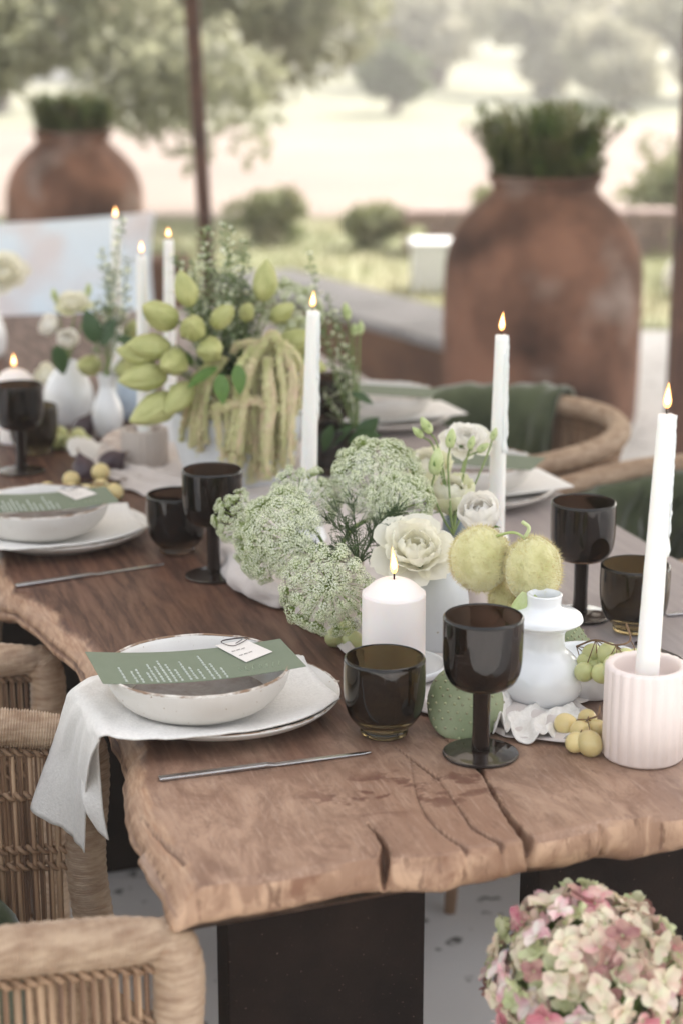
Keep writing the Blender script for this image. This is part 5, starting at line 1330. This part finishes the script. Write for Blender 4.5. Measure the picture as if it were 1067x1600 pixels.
TL = ['thickest amaranth tassel reaching the goblet', 'thick amaranth tassel beside the longest one', 'amaranth tassel ending above the goblet rim', 'thin outer left amaranth tassel', 'short left amaranth tassel below the pods', 'thin amaranth tassel curving right to the taper',
      'long right amaranth tassel beside the centre taper', 'short amaranth strand lying across the top', 'amaranth strand looping left then down', 'middle amaranth tassel hanging over the pot', 'left of middle amaranth tassel over the pot', 'wide amaranth tassel right of the middle']
T_ += EXTRA; TL += ['second left amaranth tassel beside the outer one', 'amaranth tassel falling in front of the white pot middle', 'amaranth tassel hanging close to the centre taper', 'longest amaranth tassel ending behind the goblet rim', 'outermost short amaranth tassel beside the pods']
for i, (pl, r) in enumerate(T_):
    r *= 1.15
    dY = .03 * math.sin(i * 2.1)
    tassel(TL[i], [PY(u, v, 2.76 + dY) for u, v in pl], r, m_amar if i % 4 else m_amarp, i * 11)
# ball of foliage inside the big pot
leafball = thing('filler_greenery', 'dense green filler leaves in the mouth of the wide white pot', 'foliage', bm)
rg = random.Random(5); mb = MB()
for i in range(260):
    d = Vector((rg.gauss(0, 1), rg.gauss(0, 1), abs(rg.gauss(0, 1)))).normalized(); V, F = leaf_blade(rg.uniform(.02, .04), rg.uniform(.01, .016), n=3)
    mb.add((V, F), 0 if rg.random() < .6 else 1, orient(Vector((d.x * .10, d.y * .08, d.z * .12)) * rg.uniform(.5, 1), (d + rv(.6)).normalized()))
o = mb.build('leaves', [m_dleaf, m_leaf], leafball); o['kind'] = 'stuff'
# hairy gourds
def gourd(label, c, rr, seed):
    rg = random.Random(seed); t = thing('hairy_gourd', label, 'gourd', c, 0, 'hairy balloon gourds')
    f = lambda d: 1 + .055 * abs(math.sin(3.5 * math.atan2(d.y, d.x) + seed)) + .03 * noise.noise(d * 3 + Vector((seed, 0, 0)))
    V, F = ball(rr, 32, 22, f); mk('gourd_body', V, F, m_gourd, t); mb = MB()
    for i in range(4200):
        d = Vector((rg.gauss(0, 1), rg.gauss(0, 1), rg.gauss(0, 1))).normalized(); p = Vector((d.x * rr[0], d.y * rr[1], d.z * rr[2])) * f(d)
        e = p + (d + rv(.5)) * rg.uniform(.0015, .0055); s = d.orthogonal() * .00020; mb.V += [p - s, p + s, e]; k = len(mb.V); mb.F.append((k - 3, k - 2, k - 1)); mb.I.append(0)
    o = mb.build('hair', m_hair, t, False); o['kind'] = 'stuff'; return t
gourd('left hairy yellow green gourd above the goblet', PY(750, 873, 1.93), (.0335, .031, .036), 2)
gourd('right hairy yellow gourd above the white vase', PY(832, 890, 1.90), (.0305, .030, .0365), 5)
gourd('small lower hairy gourd tucked between the other two', PY(795, 935, 1.95), (.022, .022, .024), 8)
t = thing('gourd_branch', 'pale green gourd branch joining the hairy gourds above the vase', 'branch')
mb = MB(); mb.add(tube(spline([PY(838, 858, 1.9), PY(818, 840, 1.9), PY(800, 832, 1.9), PY(775, 838, 1.92), PY(752, 850, 1.93)], 5), .0016, 7)); mb.add(tube(spline([PY(818, 842, 1.9), PY(826, 825, 1.9), PY(815, 815, 1.9)], 4), .0022, 7))
mb.add(tube(spline([PY(815, 845, 1.9), PY(812, 900, 1.89), wv + Vector((0, 0, .11))], 5), .0022, 7)); mb.build('stem', m_bud, t)
V, F = leaf_blade(.05, .02, .3, .1, 8); o = mk('leaf', V, F, m_bud, t); o.matrix_basis = orient(PY(818, 925, 1.86), (-.3, -.2, -.9), (0, -1, .2))
V, F = leaf_blade(.05, .014, .3, -.1, 8); o = mk('leaf', V, F, m_petalg, t); o.matrix_basis = orient(PY(710, 870, 1.98), (.8, -.2, .5), (0, -1, .4))

# ================================================================== FRUIT
def grapes(label, pts, m, r, grp='grape clusters', stem=None):
    c = Vector(pts[0][:3]); t = thing('grape_cluster', label, 'grapes', c, 0, grp); V, F = ball((1, 1, 1.1), 18, 12); me = mesh('grape', V, F, [m])
    for p in pts: instm('grape', me, t, aim(Vector(p[:3]) - c, (rnd.uniform(-1, 1), rnd.uniform(-1, 1), rnd.uniform(-.5, .5)), 0, p[3] if len(p) > 3 else r))
    mb = MB(); P_ = stem or [p[:3] for p in pts[:3]]
    mb.add(tube(spline([Vector(p) - c for p in P_], 5), .0011, 6))
    for p in pts:
        q = min((Vector(s) for s in P_), key=lambda s: (s - Vector(p[:3])).length) - c; e = Vector(p[:3]) - c; mb.add(tube([q, (q + e) / 2 + Vector((.001, 0, .003)), e], .0006, 5))
    mb.build('grape_stalk', m_twig, t); return t
def GP(u, v, z, r): p = PZ(u, v, TZ + z); return (p.x, p.y, p.z, r)
grapes('two green grapes beside the pillar candle', [GP(524, 996, .012, .0125), GP(551, 1001, .0125, .0130), GP(540, 985, .012, .012)], m_grape, .012)
grapes('golden grapes in front of the pink fluted holder', [GP(884, 1133, .0115, .0125), GP(906, 1143, .0115, .0115), GP(921, 1162, .0125, .0132), GP(917, 1124, .012, .0105), GP(932, 1140, .010, .011), GP(899, 1160, .0112, .011)], m_grapey, .012, stem=[GP(917, 1124, .02, 0)[:3], GP(933, 1118, .024, 0)[:3], GP(937, 1103, .03, 0)[:3]])
grapes('green grapes piled in the wavy white bowl below the olive tumbler', [GP(961, 1050, .062, .0125), GP(945, 1038, .05, .012), GP(985, 1052, .060, .013), GP(950, 1022, .066, .0125), GP(917, 1035, .050, .011), GP(930, 1045, .045, .011), GP(975, 1030, .066, .0125), GP(993, 1030, .060, .012), GP(905, 1045, .04, .010), GP(925, 1022, .058, .012), GP(940, 1052, .048, .0115), GP(960, 1040, .066, .012), GP(912, 1050, .046, .011), GP(972, 1050, .05, .012)], m_grape, .012,
       stem=[GP(900, 1010, .062, 0)[:3], GP(930, 1000, .078, 0)[:3], GP(962, 1008, .082, 0)[:3], GP(984, 1000, .085, 0)[:3], GP(978, 975, .095, 0)[:3]])
grapes('golden grapes behind the left edge plate', [GP(110, 768, .016, .0145), GP(135, 770, .016, .0145), GP(158, 762, .018, .0145), GP(158, 738, .030, .0155), GP(90, 772, .014, .014), GP(112, 750, .024, .0145), GP(75, 766, .014, .014), GP(180, 768, .014, .0135)], m_grapey, .014, stem=[GP(160, 755, .03, 0)[:3], GP(200, 748, .012, 0)[:3], GP(268, 732, .006, 0)[:3]])
grapes('green grapes in front of the round white vase', [GP(88, 690, .014, .015), GP(108, 692, .014, .014), GP(122, 682, .022, .0155), GP(95, 678, .022, .014), GP(133, 690, .013, .013)], m_grape, .014)
def fig(label, c, d, s):
    t = thing('dark_fig', label, 'fig', c, 0, 'dark figs')
    V, F = lathe(sm([(0, -.018), (.014, -.016), (.019, -.004), (.016, .010), (.007, .020), (.003, .026)], 4) + [(0, .027)], 22, lambda r, z, th: r * (1 + .03 * math.sin(7 * th))); o = mk('fig_body', V, F, m_fig, t); o.matrix_basis = aim((0, 0, 0), d, 0, s)
    mb = MB(); dn = Vector(d).normalized(); mb.add(tube([dn * .024 * s, dn * .034 * s], .0016, 6)); mb.build('fig_stalk', m_twig, t)
fig('dark fig between the round vase and the bud vase', PZ(132, 668, TZ + .018), (.4, .2, .8), 1.05)
fig('dark fig leaning by the golden grapes', PZ(133, 735, TZ + .018), (-.3, .2, .9), 1.15)
fig('dark fig lying right of the golden grapes', PZ(176, 722, TZ + .018), (.7, -.2, .5), 1.1)
# shells
def scallop(label, c, R, rot, tilt, m):
    V = []; F = []
    for i in range(13):
        q = i / 12
        for j in range(33):
            a = R_(-68 + 136 * j / 32); rr = R * q; V.append((rr * math.sin(a), rr * math.cos(a), .35 * R * math.sin(q * 1.6) * (1 - .4 * (a / 1.2) ** 2) + .035 * R * q * math.cos(j * math.pi / 2)))
    for i in range(12):
        for j in range(32): a = i * 33 + j; F.append((a, a + 1, a + 34, a + 33))
    o = mk('sea_shell', V, F, m); s = o.modifiers.new('thick', 'SOLIDIFY'); s.thickness = .002
    o.matrix_basis = Matrix.Translation(c) @ Matrix.Rotation(rot, 4, 'Z') @ Matrix.Rotation(tilt, 4, 'X'); return tag(o, label, 'shell', 'sea shells on the table')
scallop('small ridged shell between the nearest plate and tumbler', PZ(520, 1074, TZ + .004), .017, R_(40), R_(-10), m_shell)
scallop('large white scallop shell behind the golden grapes', PZ(150, 720, TZ + .01), .055, R_(70), R_(20), m_napkin)
scallop('pinkish white scallop shell in front of the bud vase', PZ(188, 706, TZ + .025), .042, R_(-20), R_(35), m_shell)
# cactus pad
def pad_cactus(label, c, rx, rz_, ry, M, m=m_cactus, n_are=42, seed=1):
    t = thing('cactus_pad', label, 'cactus', c, 0, 'green cactus pads'); V, F = ball((rx, ry, rz_), 36, 24, lambda d: 1 + .05 * noise.noise(d * 2 + Vector((seed, 0, 0)))); o = mk('pad_body', V, F, m, t); o.matrix_basis = M
    mb = MB(); rg = random.Random(seed)
    for i in range(9):
        for j in range(11):
            x = (i - 4 + .5 * (j % 2)) * rx * .235 ; z = (j - 5) * rz_ * .185; k = 1 - (x / rx) ** 2 - (z / rz_) ** 2
            if k < .08: continue
            for s in (-1, 1):
                y = s * ry * math.sqrt(k); mb.add(ball((.0017, .0012, .0017), 6, 4), 0, Matrix.Translation((x + rg.uniform(-.0012, .0012), y, z + rg.uniform(-.0012, .0012))))
    o = mb.build('spines', m_spine, t); o.matrix_basis = M; return t
M1 = Matrix.Rotation(R_(-8), 4, 'Z') @ Matrix.Rotation(R_(-40), 4, 'X') @ Matrix.Rotation(R_(6), 4, 'Y')
pad_cactus('green cactus pad lying behind the foreground goblet', PZ(726, 1098, TZ + .030), .041, .045, .015, M1)
M2 = Matrix.Rotation(R_(30), 4, 'Z') @ Matrix.Rotation(R_(-20), 4, 'X') @ Matrix.Rotation(R_(-25), 4, 'Y')
pad_cactus('blue green cactus pad leaning behind the squat white vase', PZ(893, 1010, TZ + .035), .024, .036, .007, M2, seed=4)
# pale round fruit/pebble beside it
V, F = ball((.012, .012, .017), 16, 12); o = mk('pale_pebble', V, F, m_creampot); o.location = PZ(872, 1022, TZ + .016); tag(o, 'pale round stone leaning behind the squat white vase', 'stone')

# ================================================================== HYDRANGEA
def hyd_floret(seed, m):
    mb = MB(); rg = random.Random(seed)
    for k in range(4):
        a = k * math.pi / 2 + rg.uniform(-.12, .12); L = .0122 * rg.uniform(.9, 1.15); W = .0112 * rg.uniform(.9, 1.1); lift = rg.uniform(.1, .8); n = 6; crl = rg.uniform(-.35, .35)
        V = []; F = []
        for i in range(n + 1):
            t = i / n; w = W * math.sin(math.pi * (t * .80 + .08)) ** .7 * (1 if t < .95 else .8)
            for j in range(5):
                s = j / 4 * 2 - 1; V.append((s * w / 2, L * (t - .08 * s * s * t), L * (lift * t - .6 * lift * t * t) + (.20 + crl * t) * W * s * s + .0005 * math.sin(s * 6 + t * 4 + k)))
        for i in range(n):
            for j in range(4): q = i * 5 + j; F.append((q, q + 1, q + 6, q + 5))
        mb.add((V, F), 0, Matrix.Rotation(a, 4, 'Z'))
    mb.add(ball((.0014, .0014, .0014), 6, 4), 1)
    return mb.mesh('floret', [m, m_bud])
HM = [[hyd_floret(i * 5 + j, m) for j in range(2)] for i, m in enumerate(m_hyd)]
hc = PY(914, 1530, 1.46); HR = .089
hy = thing('hydrangea_head', 'large mottled pink and green hydrangea head in the bottom right corner', 'hydrangea', hc)
N = 285; rg = random.Random(12)
for i in range(N):
    z = 1 - (i + .5) / N * 1.75; r = math.sqrt(max(0, 1 - z * z)); a = i * 2.399963 + rg.uniform(-.1, .1); d = Vector((r * math.cos(a), r * math.sin(a), z)).normalized()
    if d.z < -.78: continue
    rad = HR * (.93 + rg.uniform(-.13, .09)) * (1 + .10 * noise.noise(d * 2.3)) * Vector((d.x, d.y, d.z * .9)).length
    g_ = noise.noise(d * 2.1 + Vector((3, 0, 0))) + rg.uniform(-.3, .3); c_ = 4 if rg.random() < .10 else (3 if rg.random() < .07 else (2 if g_ > .30 else (0 if g_ > .02 else (1 if g_ > -.26 else (5 if rg.random() < .7 else 0)))))
    nd = (d + rv(.55)).normalized()
    instm('floret', HM[c_][rg.randrange(2)], hy, aim(d * rad, nd, rg.uniform(0, 6), rg.uniform(.95, 1.35)))
mb = MB()
for i in range(120):
    d = Vector((rg.gauss(0, 1), rg.gauss(0, 1), rg.gauss(0, 1))).normalized(); mb.add(tube([(0, 0, -.03), d * HR * .5, d * HR * .88], .0009, 4, False))
mb.add(tube([(0, 0, -.02), (0, 0, -.16), (.0, 0, -.30)], .004, 8)); mb.build('stem', m_green_stem, hy)
V, F = ball((HR * .72, HR * .72, HR * .6), 20, 14, lambda d: 1 + .15 * noise.noise(d * 5)); mk('inner_green', V, F, m_leaf, hy)
V, F = lathe([(0, .001)] + sm([(.07, .001), (.085, .03), (.09, .18), (.06, .34), (.04, .42), (.045, .45)], 5) + sm([(.041, .45), (.036, .42), (0, .36)], 3), 48)
o = mk('floor_vase', V, F, m_matte); o.location = (hc.x, hc.y, .024); tag(o, 'tall pale floor vase carrying the hydrangea head', 'vase')

# ------------------------------------------------------------------ summer haze in the air
mh = bpy.data.materials.new('summer_haze'); mh.use_nodes = True; nh = mh.node_tree.nodes; nh.clear()
oh = nh.new('ShaderNodeOutputMaterial'); ph = nh.new('ShaderNodeVolumePrincipled'); ph.inputs['Density'].default_value = .0062; ph.inputs['Color'].default_value = (.95, .93, .90, 1); ph.inputs['Anisotropy'].default_value = .3
mh.node_tree.links.new(ph.outputs[0], oh.inputs['Volume'])
hz = mk('haze', *box(-215, 215, -60, 255, -1.1, 9.5), mh, None, False); hz['kind'] = 'stuff'
